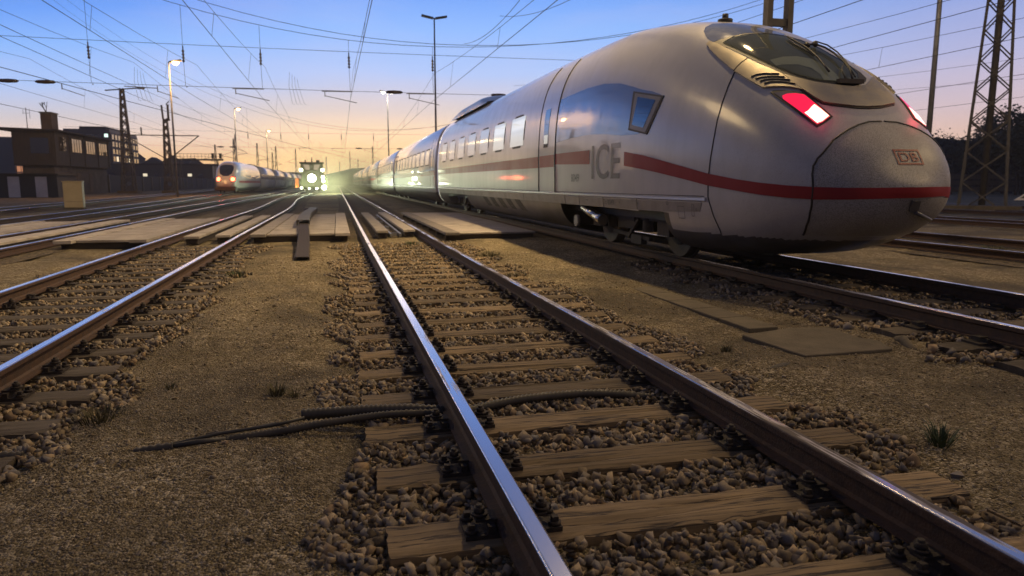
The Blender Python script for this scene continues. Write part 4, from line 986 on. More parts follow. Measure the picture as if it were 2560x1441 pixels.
# ------------------------------------------------------------------ yellow-grey cabinet
t = thing('equipment_cabinet', 'cream equipment cabinet standing alone between the left tracks', 'cabinet', (-13.4, 41.9, -.2), R(4)); M['cream'] = mat('cream_cabinet', (.50,.40,.22), .6, c2=(.42,.33,.18), nscale=2)
bevel(MB().box(-.44, .44, -.22, .22, .1, 1.42).build('housing', [M['cream']], t), .02, 2); MB().box(-.42, .42, -.225, -.221, .40, .41).build('door_gap', [M['seam']], t); bevel(MB().box(-.47, .47, -.25, .25, 1.421, 1.47).build('lid', [M['cream']], t), .01, 1); MB().box(-.46, .46, -.24, .24, 0, .1).build('plinth', [M['concrete']], t)

q = on_z(2470, 1275, -.12); q2 = on_z(2556, 1315, -.12); tag(MB().bar(q, q2, .014, .010).build('stick', [M['sleeper']]), 'thin splintered stick lying beside the dark rail at bottom right', 'stick')
for l, (px, py), r_ in (('pale angular stone lying alone on the gravel under the left conduit', (565, 1112), .028), ('large flat pale stone at the ballast edge, lower right', (2390, 1180), .05), ('pale stone beside the weeds at lower left', (85, 1112), .03), ('flat stone on the gravel, bottom left', (625, 1345), .03)):
    q = on_z(px, py, -.17); v, f_ = PB[int(px) % len(PB)]; mb = MB(); mb.add([(x*r_, y*r_, z*r_*.7) for x, y, z in v], [tuple(t) for t in f_]); o = mb.build('stone', [M['stone']]); o.location = (q.x, q.y, gz(q.x, q.y)+.008); tag(o, l, 'stone')

# sparse withered ground cover along the ballast edges and in the paths
N = 5200; gx = np.concatenate([rng.choice([-4.45, -1.25, -.32, 2.98, 4.25, 7.6], N) + rng.normal(0, .16, N), rng.uniform(-2., 4.5, N//6)]); gy = np.concatenate([rng.uniform(1.6, 15, N), rng.uniform(2, 15, N//6)])
k_ = (vnoise(gx, gy, 1.4, 21) > .56); gx, gy = gx[k_], gy[k_]; gzz = ground_z(gx, gy); mb = MB()
for x, y, z in zip(gx, gy, gzz):
    a = random.uniform(0, 6.28); l = random.uniform(.015, .06); w = .0016; t_ = random.uniform(.4, 1.3); ex, ey, px_, py_ = math.cos(a)*l*t_, math.sin(a)*l*t_, -math.sin(a)*w, math.cos(a)*w
    mb.add([(x-px_, y-py_, z), (x+px_, y+py_, z), (x+ex, y+ey, z+l*.75)], [(0, 1, 2)])
tag(mb.build('dry_grass', [M['grass']], fix=False), kind='stuff')
# ------------------------------------------------------------------ signal box on the left
M['bricks'] = mat('sooty_brick', (.075,.06,.045), .9, c2=(.12,.095,.065), nscale=1.2, bump=.3, bscale=9)
M['render_'] = mat('stained_render', (.10,.092,.075), .9, c2=(.045,.041,.034), nscale=.9, detail=8)
M['dwood'] = mat('dark_timber', (.032,.03,.026), .85, c2=(.06,.056,.048), nscale=2, sc=(3, 3, .4)); M['roof'] = mat('tar_roof', (.03,.029,.028), .85)
sb = thing('signal_box', 'dark disused signal box with overhanging upper storey and square chimney', 'building', (-32.7, 91, -.25))
MB().box(-1.5, 1.7, .5, 19.5, 0, 3.4).build('lower_storey', [M['render_']], sb)
MB().box(-2.1, 2.15, 0, 20., 3.4, 7.15).build('upper_storey', [M['dwood']], sb)
mb = MB(); mb.prism([(-3., 7.155), (2.75, 7.155), (2.75, 7.33), (-3., 7.5)], 'y', -.5, 20.6); rf = mb.build('roof', [M['roof']], sb)
MB().box(.15, 1.25, 2.2, 4.2, 7.4, 9.3).build('chimney', [M['bricks']], rf)
mb = MB(); mb.box(.05, 1.35, 2.1, 4.3, 9.31, 9.45); mb.build('chimney_cap', [M['concrete']], rf)
mb = MB(); r_ = random.Random(3)
def twig(p, d, l, n):
    q = p + d*l; mb.tube([p, q], [.018*n, .012*n], 5)
    if n > 1:
        for _ in range(3): twig(q, (d + Vector((r_.uniform(-.7,.7), r_.uniform(-.5,.5), r_.uniform(-.1,.6)))).normalized(), l*.7, n-1)
P0 = Vector((-32.2, 94, 9.2)); 
for _ in range(3): twig(P0, Vector((r_.uniform(-.6,.3), 0, 1)).normalized(), .55, 3)
tag(mb.build('shrub', [M['dwood']]), 'leafless shrub growing out of the signal box chimney', 'plant')
for y, w in ((1.2, 2.2), (5.0, 3.6), (10., 3.6), (15., 3.6)):
    f = MB().box(2.151, 2.2, y, y+w, 5.0, 6.7).build('window', [M['dwood']], sb)
    MB().box(2.201, 2.21, y+.08, y+w-.08, 5.08, 6.62).build('pane', [M['glass']], f)
    mb = MB(); 
    for q in np.linspace(y+.08, y+w-.08, 5): mb.box(2.211, 2.24, q-.035, q+.035, 5.08, 6.62)
    mb.build('glazing_bar', [M['render_']], f)
for y in (4.2, 9.4, 14.6, 19.): MB().box(2.151, 2.23, y, y+.16, 3.4, 7.1).build('corner_post', [M['roof']], sb)
f = MB().box(-.4, 1.6, -.05, -.001, 4.6, 6.5).build('window', [M['dwood']], sb); MB().box(-.3, 1.5, -.07, -.051, 4.7, 6.4).build('pane', [M['glass']], f)
for y in (2.5, 7.5, 12.): MB().box(1.701, 1.74, y, y+1.1, .2, 2.6).build('lower_opening', [M['bricks']], sb)
mb = MB(); mb.cyl((0,0,0), (0,0,2.5), .04, 8); mb.bar((-.35, 0, 1.9), (.35, 0, 1.9), .04); mb.bar((.35,0,1.3), (.35,0,2.4), .03); mb.bar((-.3,0,1.9), (-.3,0,2.3), .03)
a = mb.build('antenna', [M['mast']]); a.location = (-33.5, 92, 7.0); tag(a, 'small radio antenna on the signal box roof', 'antenna')
# office block behind it
M['office'] = mat('dark_office_facade', (.05,.047,.05), .5, c2=(.07,.065,.065), nscale=.2); M['office2'] = mat('brown_office_facade', (.09,.065,.05), .7, c2=(.07,.05,.04), nscale=.3)
ob = thing('office_block', 'dark office block with a lit stairwell behind the signal box', 'building', (-64.6, 220, -.2))
MB().box(-7., 4.3, 0, 28, 0, 16).build('front_wing', [M['office']], ob); MB().box(4.301, 4.5, .2, 27.8, 0, 15.2).build('side_wall', [M['office2']], ob); MB().box(-4, 2.5, 3, 20, 16.001, 16.9).build('roof_plant', [M['roof']], ob)
M['stairlit'] = lit('stairwell_light', (.75, 1., .85), 1.6); M['officelit'] = lit('office_light', (1., .85, .6), 1.1)
for k in range(8): MB().box(3.0, 3.9, -.06, -.001, 1.6+1.75*k, 2.5+1.75*k).build('stair_window', [M['stairlit']], ob)
for k in range(7):
    for j in range(9): MB().box(4.501, 4.56, 1.2+3*j, 2.9+3*j, 1.4+2*k, 2.7+2*k).build('window', [M['officelit'] if (k, j) in ((3, 1), (3, 5), (2, 0)) else M['glass']], ob)
    for j in range(5): MB().box(-6.4+1.8*j, -5.2+1.8*j, -.06, -.001, 1.4+2*k, 2.6+2*k).build('window', [M['officelit'] if (k, j) in ((3, 4), (3, 3)) else M['glass']], ob)
# facade at the far left edge, window emission imitates the reflected sunset
ol = thing('glazed_building', 'glazed building at the far left edge reflecting the orange sunset', 'building', (-118, 300, -.2))
MB().box(-12, 3.5, 0, 20, 0, 18).build('dark_wing', [M['office']], ol); M['sunwin'] = lit('sunset_glow_windows', (1., .42, .2), .55)
MB().box(3.501, 8, 1, 19, 0, 18.3).build('bright_wing', [M['office2']], ol)
for k in range(6):
    for j in range(3): MB().box(3.7+1.45*j, 4.9+1.45*j, .92, .999, 3+2.5*k, 5+2.5*k).build('window', [M['sunwin']], ol)
# retaining wall with white panels
M['wallw'] = mat('whitewashed_panel', (.55,.55,.58), .85, c2=(.42,.42,.46), nscale=1); M['walld'] = mat('dark_shed_wall', (.03,.033,.042), .85)
sh = thing('shed', 'low dark shed with two whitewashed panels in front of the signal box', 'shed', (-28.6, 75, -.25))
MB().box(-6., 3.3, 0, 5., 0, 2.15).build('wall', [M['walld']], sh); MB().box(-6.2, 3.5, -.3, 5.2, 2.151, 2.3).build('roof', [M['roof']], sh)
for x in (-.75, 1.5): MB().box(x, x+.95, -.04, -.001, .1, 2.0).build('white_panel', [M['wallw']], sh)
# long low buildings and wall between the signal box and the distant train
w = thing('boundary_wall', 'long dark boundary wall between the signal box and the white train', 'wall', (-31.5, 112, -.25)); MB().box(-.2, .2, 0, 160, 0, 2.5).build('wall_body', [M['walld']], w)
for k in range(26): MB().box(.201, .32, 6*k, 6*k+.3, 0, 2.6).build('buttress', [M['office']], w)
M['amber'] = lit('platform_light', (1., .86, .6), 1.0)
st_ = thing('depot_shed', 'low depot building with a row of bright windows under the gantry', 'building', (-48, 205, -.2)); MB().box(-16, 16, 0, 12, 0, 6.).build('wall', [M['office']], st_); MB().box(-16.5, 16.5, -.5, 12.5, 6.001, 6.4).build('roof', [M['roof']], st_)
for k in range(11): MB().box(-14.5+2.7*k, -13.5+2.7*k, -.06, -.001, 3.1, 3.8).build('window', [M['amber'] if k % 4 == 1 else M['glass']], st_)
M['hill'] = mat('dark_hillside', (.03,.03,.022), .95, c2=(.05,.042,.03), nscale=.05)
def ridge(name, pts, d):
    mb = MB(); n = len(pts)
    for x, y, h in pts: mb.v += [(x, y, -.4), (x, y, h), (x+d[0], y+d[1], h*1.15), (x+2*d[0], y+2*d[1], -.4)]
    for i in range(n-1):
        for k in range(3): mb.f.append((4*i+k, 4*i+k+1, 4*i+k+5, 4*i+k+4)); mb.mi.append(0); mb.sm.append(True)
    tag(mb.build(name, [M['hill']]), kind='structure')
ridge('hill', [(-420+20*i, 470-2*i + 10*math.sin(i), 7+2*math.sin(i*.9)+2*math.sin(i*2.3)) for i in range(24)], (-10, 60))
ridge('hill', [(-260, -150+25*i, 20+6*math.sin(i*.8)+3*math.sin(i*2.1)) for i in range(26)], (-60, 0))
ridge('hill', [(118+9*i, 150-4.5*i, 10.5+.28*i+1.2*math.sin(i*1.3)) for i in range(26)], (30, 30))
ridge('hill', [(-60+14*i, 560, 5+1.5*math.sin(i*1.7)) for i in range(16)], (0, 50))
hs = [(-75, 330, 5), (-68, 335, 6), (-96, 345, 7), (-110, 335, 6), (-60, 340, 5), (-88, 360, 8)]
for i, (x, y, h) in enumerate(hs):
    o = thing('house', ['small far house with a pitched roof on the left horizon, by the office block', 'far house just left of the gantry post', 'far taller house on the left horizon', 'far broad house on the left horizon', 'far low house near the distant white train', 'far highest house on the left horizon'][i], 'house', (x, y, 0), R(10*i))
    MB().box(-4, 4, 0, 8, 0, h+4).build('wall', [M['office2']], o); MB().prism([(-4.5, h+4.001), (4.5, h+4.001), (0, h+7)], 'y', -.4, 8.4).build('roof', [M['roof']], o)
    if i % 2 == 0: MB().box(-1, .4, -.06, -.001, h, h+1.4).build('window', [M['amber']], o)
# signal gantry
g = thing('signal_gantry', 'signal gantry with a railed walkway above the distant white train', 'gantry', (-27.5, 140, 0))
mb = MB()
for x in (.2, 6.6): mb.bar((x-.35, .3, 0), (x, .3, 5.2), .14); mb.bar((x+.35, .3, 0), (x, .3, 5.2), .14); mb.bar((x-.2, .3, 2.3), (x+.2, .3, 2.3), .08)
mb.build('support_leg', [M['mast']], g); MB().box(-.3, 7.5, 0, .8, 5.2, 5.5).build('walkway', [M['mast']], g)
mb = MB(); mb.box(-.3, 7.5, 0, .05, 6.35, 6.42); mb.box(-.3, 7.5, 0, .05, 5.9, 5.94)
for k in range(14): mb.box(-.3+.6*k, -.25+.6*k, 0, .05, 5.5, 6.35)
mb.build('railing', [M['mast']], g); 
for x in (5.6, 6.9): MB().box(x, x+.45, -.15, -.01, 5.55, 6.5).build('signal_head', [M['black']], g)
# ------------------------------------------------------------------ lattice masts
def lattice(name, label, x, y, h, b, t, rz=0, seg=9, bar=.09, post=None, cat='mast'):
    o = thing(name, label, cat, (x, y, -.2), rz); mb = MB(); f = lambda q: b/2 + (t-b)/2*q
    for sx in (-1, 1):
        for sy in (-1, 1): mb.bar((sx*b/2, sy*b/2, 0), (sx*t/2, sy*t/2, h), bar*1.3)
    mb.build('corner_leg', [M['mast']], o); mb = MB(); zs = [h*(1-(1-i/seg)**1.15) for i in range(seg+1)]
    for i in range(seg):
        z0, z1 = zs[i], zs[i+1]; a, c = f(z0/h), f(z1/h)
        for s in (-1, 1): mb.bar((-a, s*a, z0), (c, s*c, z1), bar*.75); mb.bar((a, s*a, z0), (-c, s*c, z1), bar*.75); mb.bar((s*a, -a, z0), (s*c, c, z1), bar*.75); mb.bar((s*a, a, z0), (s*c, -c, z1), bar*.75)
    mb.build('lattice_bracing', [M['mast']], o)
    MB().box(-b*.8, b*.8, -b*.8, b*.8, -.3, .35).build('footing', [M['concrete']], o); return o
lm = lattice('lattice_mast', 'tall tapering steel lattice tower at the right edge', 29.2, 27.2, 17.3, 1.86, .25, R(-47), 14, .075)
MB().cyl((0, 0, 0), (0, 0, 17.3), .15, 10).build('centre_pole', [M['mast']], lm)
l2 = lattice('lattice_mast', 'slim lattice tower behind the office block on the left', -26.9, 105, 13.6, 1.5, .35, 0, 12, .12)
mb = MB(); mb.bar((-2., 0, 13.3), (1.9, 0, 13.7), .14); mb.bar((.3, 0, 13.9), (4.3, 0, 13.75), .10); mb.lathe([(.04, 0), (.16, .1), (.16, .9), (.04, 1.)], (1.8, 0, 13.72), 8, 0, 'x'); mb.build('cross_arm', [M['mast']], l2)
l3 = lattice('lattice_mast', 'lattice mast with a switch arm next to the lit lamp post', -21.7, 104, 9.8, 1.1, .4, 0, 9, .11)
mb = MB(); mb.bar((-.3, 0, 9.6), (.6, 0, 9.6), .2); mb.cyl((-.25, 0, 9.7), (-.35, 0, 11.5), .12, 8); mb.cyl((.4, 0, 9.7), (.4, 0, 11.6), .14, 8); mb.bar((.2, 0, 11.6), (.6, 0, 12.0), .1); mb.bar((-5.2, 0, 7.6), (4., 0, 7.6), .12); mb.bar((4., 0, 7.6), (.3, 0, 4.6), .12); mb.bar((-5., 0, 7.5), (-.3, 0, 4.6), .10)
for x in (-4.6, -3.): mb.cyl((x, 0, 7.6), (x, 0, 8.6), .09, 8)
mb.build('switch_arm', [M['mast']], l3)
pm = thing('catenary_mast', 'twin-channel catenary mast rising behind the roof of the large train', 'mast', (9.05, 13.7, -.2)); mb = MB()
for s in (-1, 1): mb.box(s*.24-.06, s*.24+.06, -.09, .09, 0, 9)
mb.build('channel', [M['mast']], pm); mb = MB()
for k in range(11): mb.box(-.179, .179, -.05, .05, .6+.8*k, .75+.8*k)
mb.build('batten', [M['mast']], pm)
MB().box(-.25, .25, -.1, .1, 9, 12.4).build('mast_top', [M['mast']], pm)
MB().bar((0, 0, 12.2), (-2.3, .2, 12.5), .08).build('lamp_arm', [M['mast']], pm); hd = MB().box(-2.9, -2.2, .05, .35, 12.4, 12.55).build('lamp_head', [M['mast']], pm); MB().lathe([(.0, -.16), (.16, -.12), (.24, -.02), (.24, .02)], (-2.55, .2, 12.38), 14).build('lamp_lens', [M['sodium']], hd)
L = bpy.data.lights.new('lamp_glow', 'POINT'); L.energy = 2500; L.color = (1., .70, .34); L.shadow_soft_size = .25; lo = bpy.data.objects.new('lamp_glow', L); COL.objects.link(lo); lo.parent = pm; lo.location = (-2.55, .2, 11.95)
L = bpy.data.lights.new('lamp_cone', 'SPOT'); L.energy = 7600; L.color = (1., .70, .34); L.shadow_soft_size = .25; L.spot_size = R(104); L.spot_blend = 1.; lo = bpy.data.objects.new('lamp_cone', L); COL.objects.link(lo); lo.parent = pm; lo.location = (-2.55, .2, 11.9); lo.rotation_euler = Vector((-8.5, 2.0, -12.)).to_track_quat('-Z', 'Y').to_euler()
for i, (x, y, h) in enumerate([(-20.6, 160, 10.5), (-18.6, 186, 11), (-14.6, 190, 10.5), (-17.5, 215, 10), (-12.2, 235, 12), (-8., 255, 10), (-3.5, 275, 11), (5.5, 300, 14), (9.5, 330, 12), (10.5, 215, 12), (1.5, 340, 11), (-22.5, 178, 12.5), (-25., 165, 9.5), (-31., 150, 9.)]):
    o = thing('catenary_mast', f'distant catenary mast against the sunset, {ORD[i]} of the row from the gantry', 'mast', (x, y, -.2), 0, 'distant catenary masts')
    mb = MB(); mb.bar((-.35, 0, 0), (-.08, 0, h), .13); mb.bar((.35, 0, 0), (.08, 0, h), .13)
    for k in range(6): mb.bar((-.3+.04*k, 0, h*k/6), (.3-.04*k, 0, h*(k+1)/6), .07)
    mb.build('post', [M['mast']], o); mb = MB(); s = 1 if i % 2 else -1; mb.bar((0, 0, h*.62), (s*2.6, 0, h*.62+.5), .08); mb.bar((0, 0, h*.75), (s*2.6, 0, h*.62+.5), .06); mb.build('cantilever', [M['mast']], o)
# ------------------------------------------------------------------ lamp posts
def lamp_post(label, x, y, h, lit_, double=False, power=0, rz=0, col=(1., .70, .34), group='yard lamp posts', m='sodium'):
    o = thing('lamp_post', label, 'lamp post', (x, y, -.2), rz, group)
    MB().tube([(0,0,0), (0,0,h*.5), (0,0,h)], [.11, .09, .06], 10).build('pole', [M['galv']], o)
    for s in ((-1, 1) if double else (1,)):
        mb = MB(); mb.obox((s*.62, 0, h+.08), (.52, 0, s*.0+.10*s*s), (0, .19, 0), (-.015*s, 0, .075)) if s > 0 else mb.obox((s*.62, 0, h+.08), (.52, 0, -.10), (0, .19, 0), (.015, 0, .075))
        mb.bar((0, 0, h-.02), (s*.2, 0, h+.02), .08)
        hd = mb.build('lamp_head', [M['mast']], o)
        if lit_:
            b = MB().lathe([(.0, -.26), (.2, -.2), (.32, -.04), (.32, .02)], (s*.62, -.02, h-.02), 14).build('lamp_lens', [M[m]], hd)
    if power:
        for s in ((-1, 1) if double else (1,)):
            L = bpy.data.lights.new('lamp_glow', 'POINT'); L.energy = power; L.color = col; L.shadow_soft_size = .25
            lo = bpy.data.objects.new('lamp_glow', L); COL.objects.link(lo); lo.parent = o; lo.location = (s*.62, 0, h-.45)
    return o
lamp_post('tall unlit lamp post with two heads like open wings, rising behind the large train', 9., 66.3, 16., False, True)
lamp_post('lit lamp post nearest on the left, beside the lattice mast', -15.3, 76.5, 12.9, True, False, 5500, col=(1., .52, .16))
lamp_post('lit lamp post above the distant white train', -16.7, 133, 14., True, False, 1500)
lamp_post('lit double-headed lamp post in the middle distance beyond the large train', 7.9, 112, 15., True, True, 900, col=(1., .85, .6), m='lamp_white')
lamp_post('farthest small lit lamp post on the left', -16.3, 186, 14., True, False, 900)
lamp_post('tall pole right of the train nose with a small box on it', 22.0, 23.1, 15., False)
LP = [(13, -2.5, 13., 2000), (-11.8, 24., 13.5, 2600), (-8., -14., 13., 300), (22., 6., 14., 3000)]
for i, (x, y, h, p) in enumerate(LP):
    lamp_post(['sodium lamp post behind the camera on the right', 'sodium lamp post out to the left of the camera', 'sodium lamp post far behind the camera on the left', 'sodium lamp post out to the right of the train nose'][i], x, y, h, True, False, p, R(90*i))
for i, (px, py, Yd) in enumerate([(2375, 368, 95), (2490, 357, 80)]):
    q = on_y(px, py, Yd); o = thing('street_lamp', ['small lit street lamp against the trees, left one', 'small lit street lamp against the trees, right one by the tower'][i], 'street lamp', (q.x, q.y, -.2), 0, 'street lamps before the wood')
    MB().tube([(0,0,0), (0,0,q.z+.2)], .07, 8).build('pole', [M['mast']], o); hd = MB().box(-.35, .35, -.2, .2, q.z+.2, q.z+.36).build('lamp_head', [M['mast']], o); MB().box(-.3, .3, -.18, .18, q.z+.05, q.z+.199).build('lamp_lens', [M['lamp_white']], hd)
# ------------------------------------------------------------------ right-hand background
M['fence'] = mat('grey_fence_boards', (.07,.062,.05), .9, c2=(.12,.10,.08), nscale=1.5)
f = thing('fence', 'long grey board fence behind the tracks on the right', 'fence', (60, 78, -.2), R(-24)); mb = MB()
for k in range(3): mb.box(-30, 62, -.03, .03, .35+.75*k, .9+.75*k)
mb.build('rail_board', [M['fence']], f)
for k in range(24): MB().box(-30+4*k, -29.8+4*k, .031, .2, 0, 2.6).build('post', [M['fence']], f)
b = thing('storage_building', 'dim grey building behind the fence on the right', 'building', (100, 92, -.2), R(-20)); MB().box(-16, 20, 0, 10, 0, 7.5).build('wall', [M['walld']], b); MB().box(-16.4, 20.4, -.4, 10.4, 7.501, 7.9).build('roof', [M['roof']], b)
for k in range(6): MB().box(-14+5*k, -11+5*k, -.05, -.001, 3.5, 5.).build('window', [M['glass']], b)
q = on_z(2546, 520, -.1); t = thing('track_sign', 'triangular dark sign with a pale edge at the right border', 'sign', (24.6, 20.6, -.2), R(-35))
MB().prism([(-.75, .75), (1.1, .75), (1.1, 2.1)], 'y', -.03, .03).build('sign_edge', [M['wallw']], t); MB().prism([(-.55, .83), (1.02, .83), (1.02, 1.95)], 'y', -.045, -.031).build('sign_face', [M['black']], t); MB().box(-.05, .25, -.02, .1, 0, .749).build('sign_post', [M['concrete']], t)
# trees: a few prototypes copied along the wood edge
M['leaf'] = mat('dark_foliage', (.055,.06,.032), .8, c2=(.09,.085,.045), nscale=.8); M['bark'] = mat('bark', (.04,.032,.025), .9)
def tree(label, x, y, h, rad, nleaf, bare=False, seed=0, group='trees of the wood on the right'):
    rr = random.Random(seed); o = thing('tree', label, 'tree', (x, y, -.3), 0, group); tk = MB(); tips = []
    def grow(p, d, l, r, n):
        q = p + d*l; m_ = p.lerp(q, .5) + Vector((rr.uniform(-.05,.05)*l, rr.uniform(-.05,.05)*l, 0)); tk.tube([p, m_, q], [r, r*.85, r*.7], 6, cap=False)
        tips.append(q)
        if n: 
            for _ in range(rr.choice((3, 4))): grow(q, (d*.75 + Vector((rr.uniform(-.9,.9), rr.uniform(-.9,.9), rr.uniform(-.15,.7)))).normalized(), l*rr.uniform(.55, .8), r*.62, n-1)
    grow(Vector((0,0,0)), Vector((0,0,1)), h*.33, h*.022, 4 if bare else 3)
    tk.build('trunk', [M['bark']], o); lf = MB()
    for _ in range(nleaf):
        c = Vector(rr.choice(tips)) + Vector((rr.gauss(0, 1), rr.gauss(0, 1), rr.gauss(0, .8)))*rad*.22; s = rr.uniform(.12, .38)*(1 if not bare else .5)
        a = Vector((rr.uniform(-1,1), rr.uniform(-1,1), rr.uniform(-1,1))).normalized(); b_ = a.orthogonal().normalized(); lf.add([c-a*s, c+b_*s*.6, c+a*s, c-b_*s*.6], [(0,1,2,3)])
    lf.build('crown', [M['leaf']], o, fix=False); return o
pr = [tree('dense dark tree at the edge of the wood, behind the lattice tower', 93, 83, 13, 4.2, 2600, False, 1), tree('loose rounded tree just left of the lattice tower', 84, 92, 12, 3.6, 1700, False, 2), tree('bare branching tree showing against the sunset right of the train nose', 76, 88, 11, 3., 500, True, 3)]
WH = ['low dark tree', 'tall dark tree', 'bare-topped tree', 'broad dark tree', 'thin tree', 'leaning dark tree']
i = 0
for k in range(26):
    t_ = k/25; px = 2330 + 290*t_ + random.uniform(-8, 8); Yd = 105 - 45*t_ + random.uniform(-6, 6); d = ray(px, 440); x = d.x/d.y*Yd
    c = copy_tree(pr[(0, 1, 2, 0, 1)[k % 5] if px > 2420 else (2, 1, 2)[k % 3]], (x, Yd, -.3), random.uniform(0, 6.2), f'{WH[k % 6]} in the wood, {ORD[k].replace("nearest", "first")} counted rightward from the train nose')
    top = 344 if px < 2440 else 342 - (px-2440)*.22; hz = 1.17 + math.hypot(x, Yd)*(458-top)/1775*.92; s = hz/12.5*random.uniform(.85, 1.08); c.scale = (s*1.15, s*1.15, s)
# ------------------------------------------------------------------ overhead line
def wire_mb(pts, r=.011): return MB().tube(pts, r, 5, cap=False)
SUP = [-25, 40, 105, 170, 235, 300]
def line(x, label, zc=5.55, zt=7.1, zm=5.95, stag=.2, ymax=300, ymin=-25):
    o = thing('overhead_line', label, 'overhead wire', (x, 0, 0), 0, 'overhead contact lines'); pc, pm_ = [], []; cc = wire_mb
    sup = [s for s in SUP if ymin <= s <= ymax]
    for a, b in zip(sup[:-1], sup[1:]):
        for k in range(12):
            t = k/12; y = a + (b-a)*t; sg = stag*(1 if ((a-40)//65) % 2 else -1); pc.append((sg*(1-2*t), y, zc)); pm_.append((0, y, zm + (zt-zm)*(2*t-1)**2))
    pc.append((0, sup[-1], zc)); pm_.append((0, sup[-1], zt))
    wire_mb(pc, .010).build('contact_wire', [M['wire']], o); wire_mb(pm_, .008).build('messenger_wire', [M['wire']], o)
    for a in sup[:2]:
        for t in (.12, .28, .45, .6, .75, .9):
            y = a + 65*t; sg = stag*(1 if ((a-40)//65) % 2 else -1); wire_mb([(sg*(1-2*t), y, zc), (0, y, zm + (zt-zm)*(2*t-1)**2)], .006).build('dropper', [M['wire']], o)
    return o
for x, l in ((-6.7, 'overhead line above the second track from the left'), (-3.4, 'overhead line above the left track'), (1.05, 'overhead line above the middle track'), (5.4, 'overhead line just left of the large train roof'), (-9.6, 'overhead line above the track of the white train'), (-14.2, 'overhead line above the outermost left track')): line(x, l)
for x, l, z in ((12.4, 'first overhead line right of the train', 5.5), (16.2, 'second overhead line right of the train', 5.6), (20.2, 'third overhead line right of the train', 5.5), (27.7, 'fourth overhead line right of the train', 5.6), (35., 'overhead line farthest right', 5.6)): line(x, l, z)
def spans(yc, tg, dz=0.):
    o = thing('cross_span', f'cross-span wires with insulators and registration arms {tg}', 'cross-span', (0, yc, 0))
    wire_mb([(x, 0, 6.02 + .0008*x*x*.3) for x in np.linspace(-34, 30, 24)], .012).build('lower_span_wire', [M['wire']], o)
    wire_mb([(x, 0, 8.05 + .0003*x*x) for x in np.linspace(-34, 30, 24)], .012).build('upper_span_wire', [M['wire']], o)
    for e in (0, .35): wire_mb([(x, e, 8.5 + e*.6 + .0105*(x-4.5-e*4)**2*(1 if x < 4.5 else .8)) for x in np.linspace(-34, 30, 40)], .014).build('head_span_wire', [M['wire']], o)
    for x in (-11.6, -7.3, -3.6, .85, 5.3):
        zt = 8.5 + .0105*(x-4.5)**2; wire_mb([(x, 0, zt), (x, 0, 8.0)], .010).build('dropper', [M['wire']], o)
        wire_mb([(x, 0, 7.2), (x+.02, 0, 6.05)], .010).build('dropper', [M['wire']], o)
        mb = MB(); mb.lathe([(.03, 0), (.075, .06), (.03, .14), (.075, .22), (.03, .30), (.075, .38), (.03, .46), (.075, .54), (.03, .62), (.03, .8)], (x, 0, 7.2), 8); mb.build('insulator', [M['insul']], o)
        sgn = -1 if x < -5 else 1
        mb = MB(); mb.bar((x-.75*sgn-.7, 0, 5.98), (x+.1, 0, 6.0), .045); mb.bar((x-1.3, 0, 6.0), (x-1.3, 0, 5.7), .04); mb.bar((x-1.3, 0, 5.75), (x+.35*sgn, .0, 5.42), .035); mb.build('registration_arm', [M['galv']], o)
    for x in (-15.2, -13.6, 3.2, 9.): 
        mb = MB(); mb.lathe([(.03, -.45), (.08, -.35), (.10, 0), (.08, .35), (.03, .45)], (x, 0, 6.04), 8, 0, 'x'); mb.build('span_insulator', [M['insul']], o)
    for x in (-9.6, -2.2):
        mb = MB()
        for q in range(4): mb.tube([(x+q*.12, .05, 6.9-.5*q*.2), (x-.06+q*.16, .05, 6.2), (x+.08+q*.2, .05, 5.3), (x+.2+q*.2, .05, 5.25)], .007, 5)
        mb.build('feeder_loop', [M['wire']], o)
spans(40, 'nearest the camera'); spans(105, 'in the distance')
for i, (pa, pb, Ya, Yb, l) in enumerate([((0, 168), (1000, 420), 20, 130, 'thin feeder wire slanting down from the upper left edge'), ((0, 62), (560, 300), 24, 100, 'feeder wire slanting above the signal box'), ((0, 260), (700, 395), 30, 140, 'low feeder wire crossing above the signal box roof'), ((1160, 110), (1300, 0), 34, 22, 'feeder wire rising above the large train toward the top'), ((1285, 215), (1800, 95), 60, 22, 'feeder wire passing behind the roof of the large train'), ((1250, 40), (1480, -30), 34, 22, 'looped feeder wire near the top centre')]):
    A, B = on_y(*pa, Ya), on_y(*pb, Yb); P = [A.lerp(B, t) + Vector((0, 0, -1.2*t*(1-t))) for t in np.linspace(0, 1, 14)]; tag(wire_mb(P, .010).build('feeder_wire', [M['wire']]), l, 'overhead wire', None)
# ------------------------------------------------------------------ dust and haze
def volume(name, o, dens, col, aniso=.3, noise=False):
    m = bpy.data.materials.new(name); m.use_nodes = True; nt = m.node_tree; nt.nodes.clear(); ou = nt.nodes.new('ShaderNodeOutputMaterial')
    v = node(nt, 'VolumePrincipled', {'Color': tuple(col)+(1,), 'Density': dens, 'Anisotropy': aniso}); nt.links.new(v.outputs[0], ou.inputs['Volume'])
    if noise:
        t = nt.nodes.new('ShaderNodeTexCoord'); n = node(nt, 'TexNoise', {'Vector': t.outputs['Object'], 'Scale': .28, 'Detail': 4.0}); g = node(nt, 'TexGradient', {'Vector': node(nt, 'Mapping', {'Vector': t.outputs['Object'], 'Scale': noise}).outputs[0]}, gradient_type='SPHERICAL')
        d = math_(nt, 'MULTIPLY', ramp(nt, n.outputs[0], [(.3, .25), (.7, 1.)]), ramp(nt, g.outputs[0], [(0., 0.), (.6, 1.)])); nt.links.new(math_(nt, 'MULTIPLY', d, dens), v.inputs['Density'])
    o.data.materials.append(m); return o
HAZE = 0.00055
o = MB().box(-420, 420, -60, 545, -1.3, 26).build('haze', []); volume('haze', o, HAZE, (.95, .90, .88), .35); tag(o, kind='stuff')
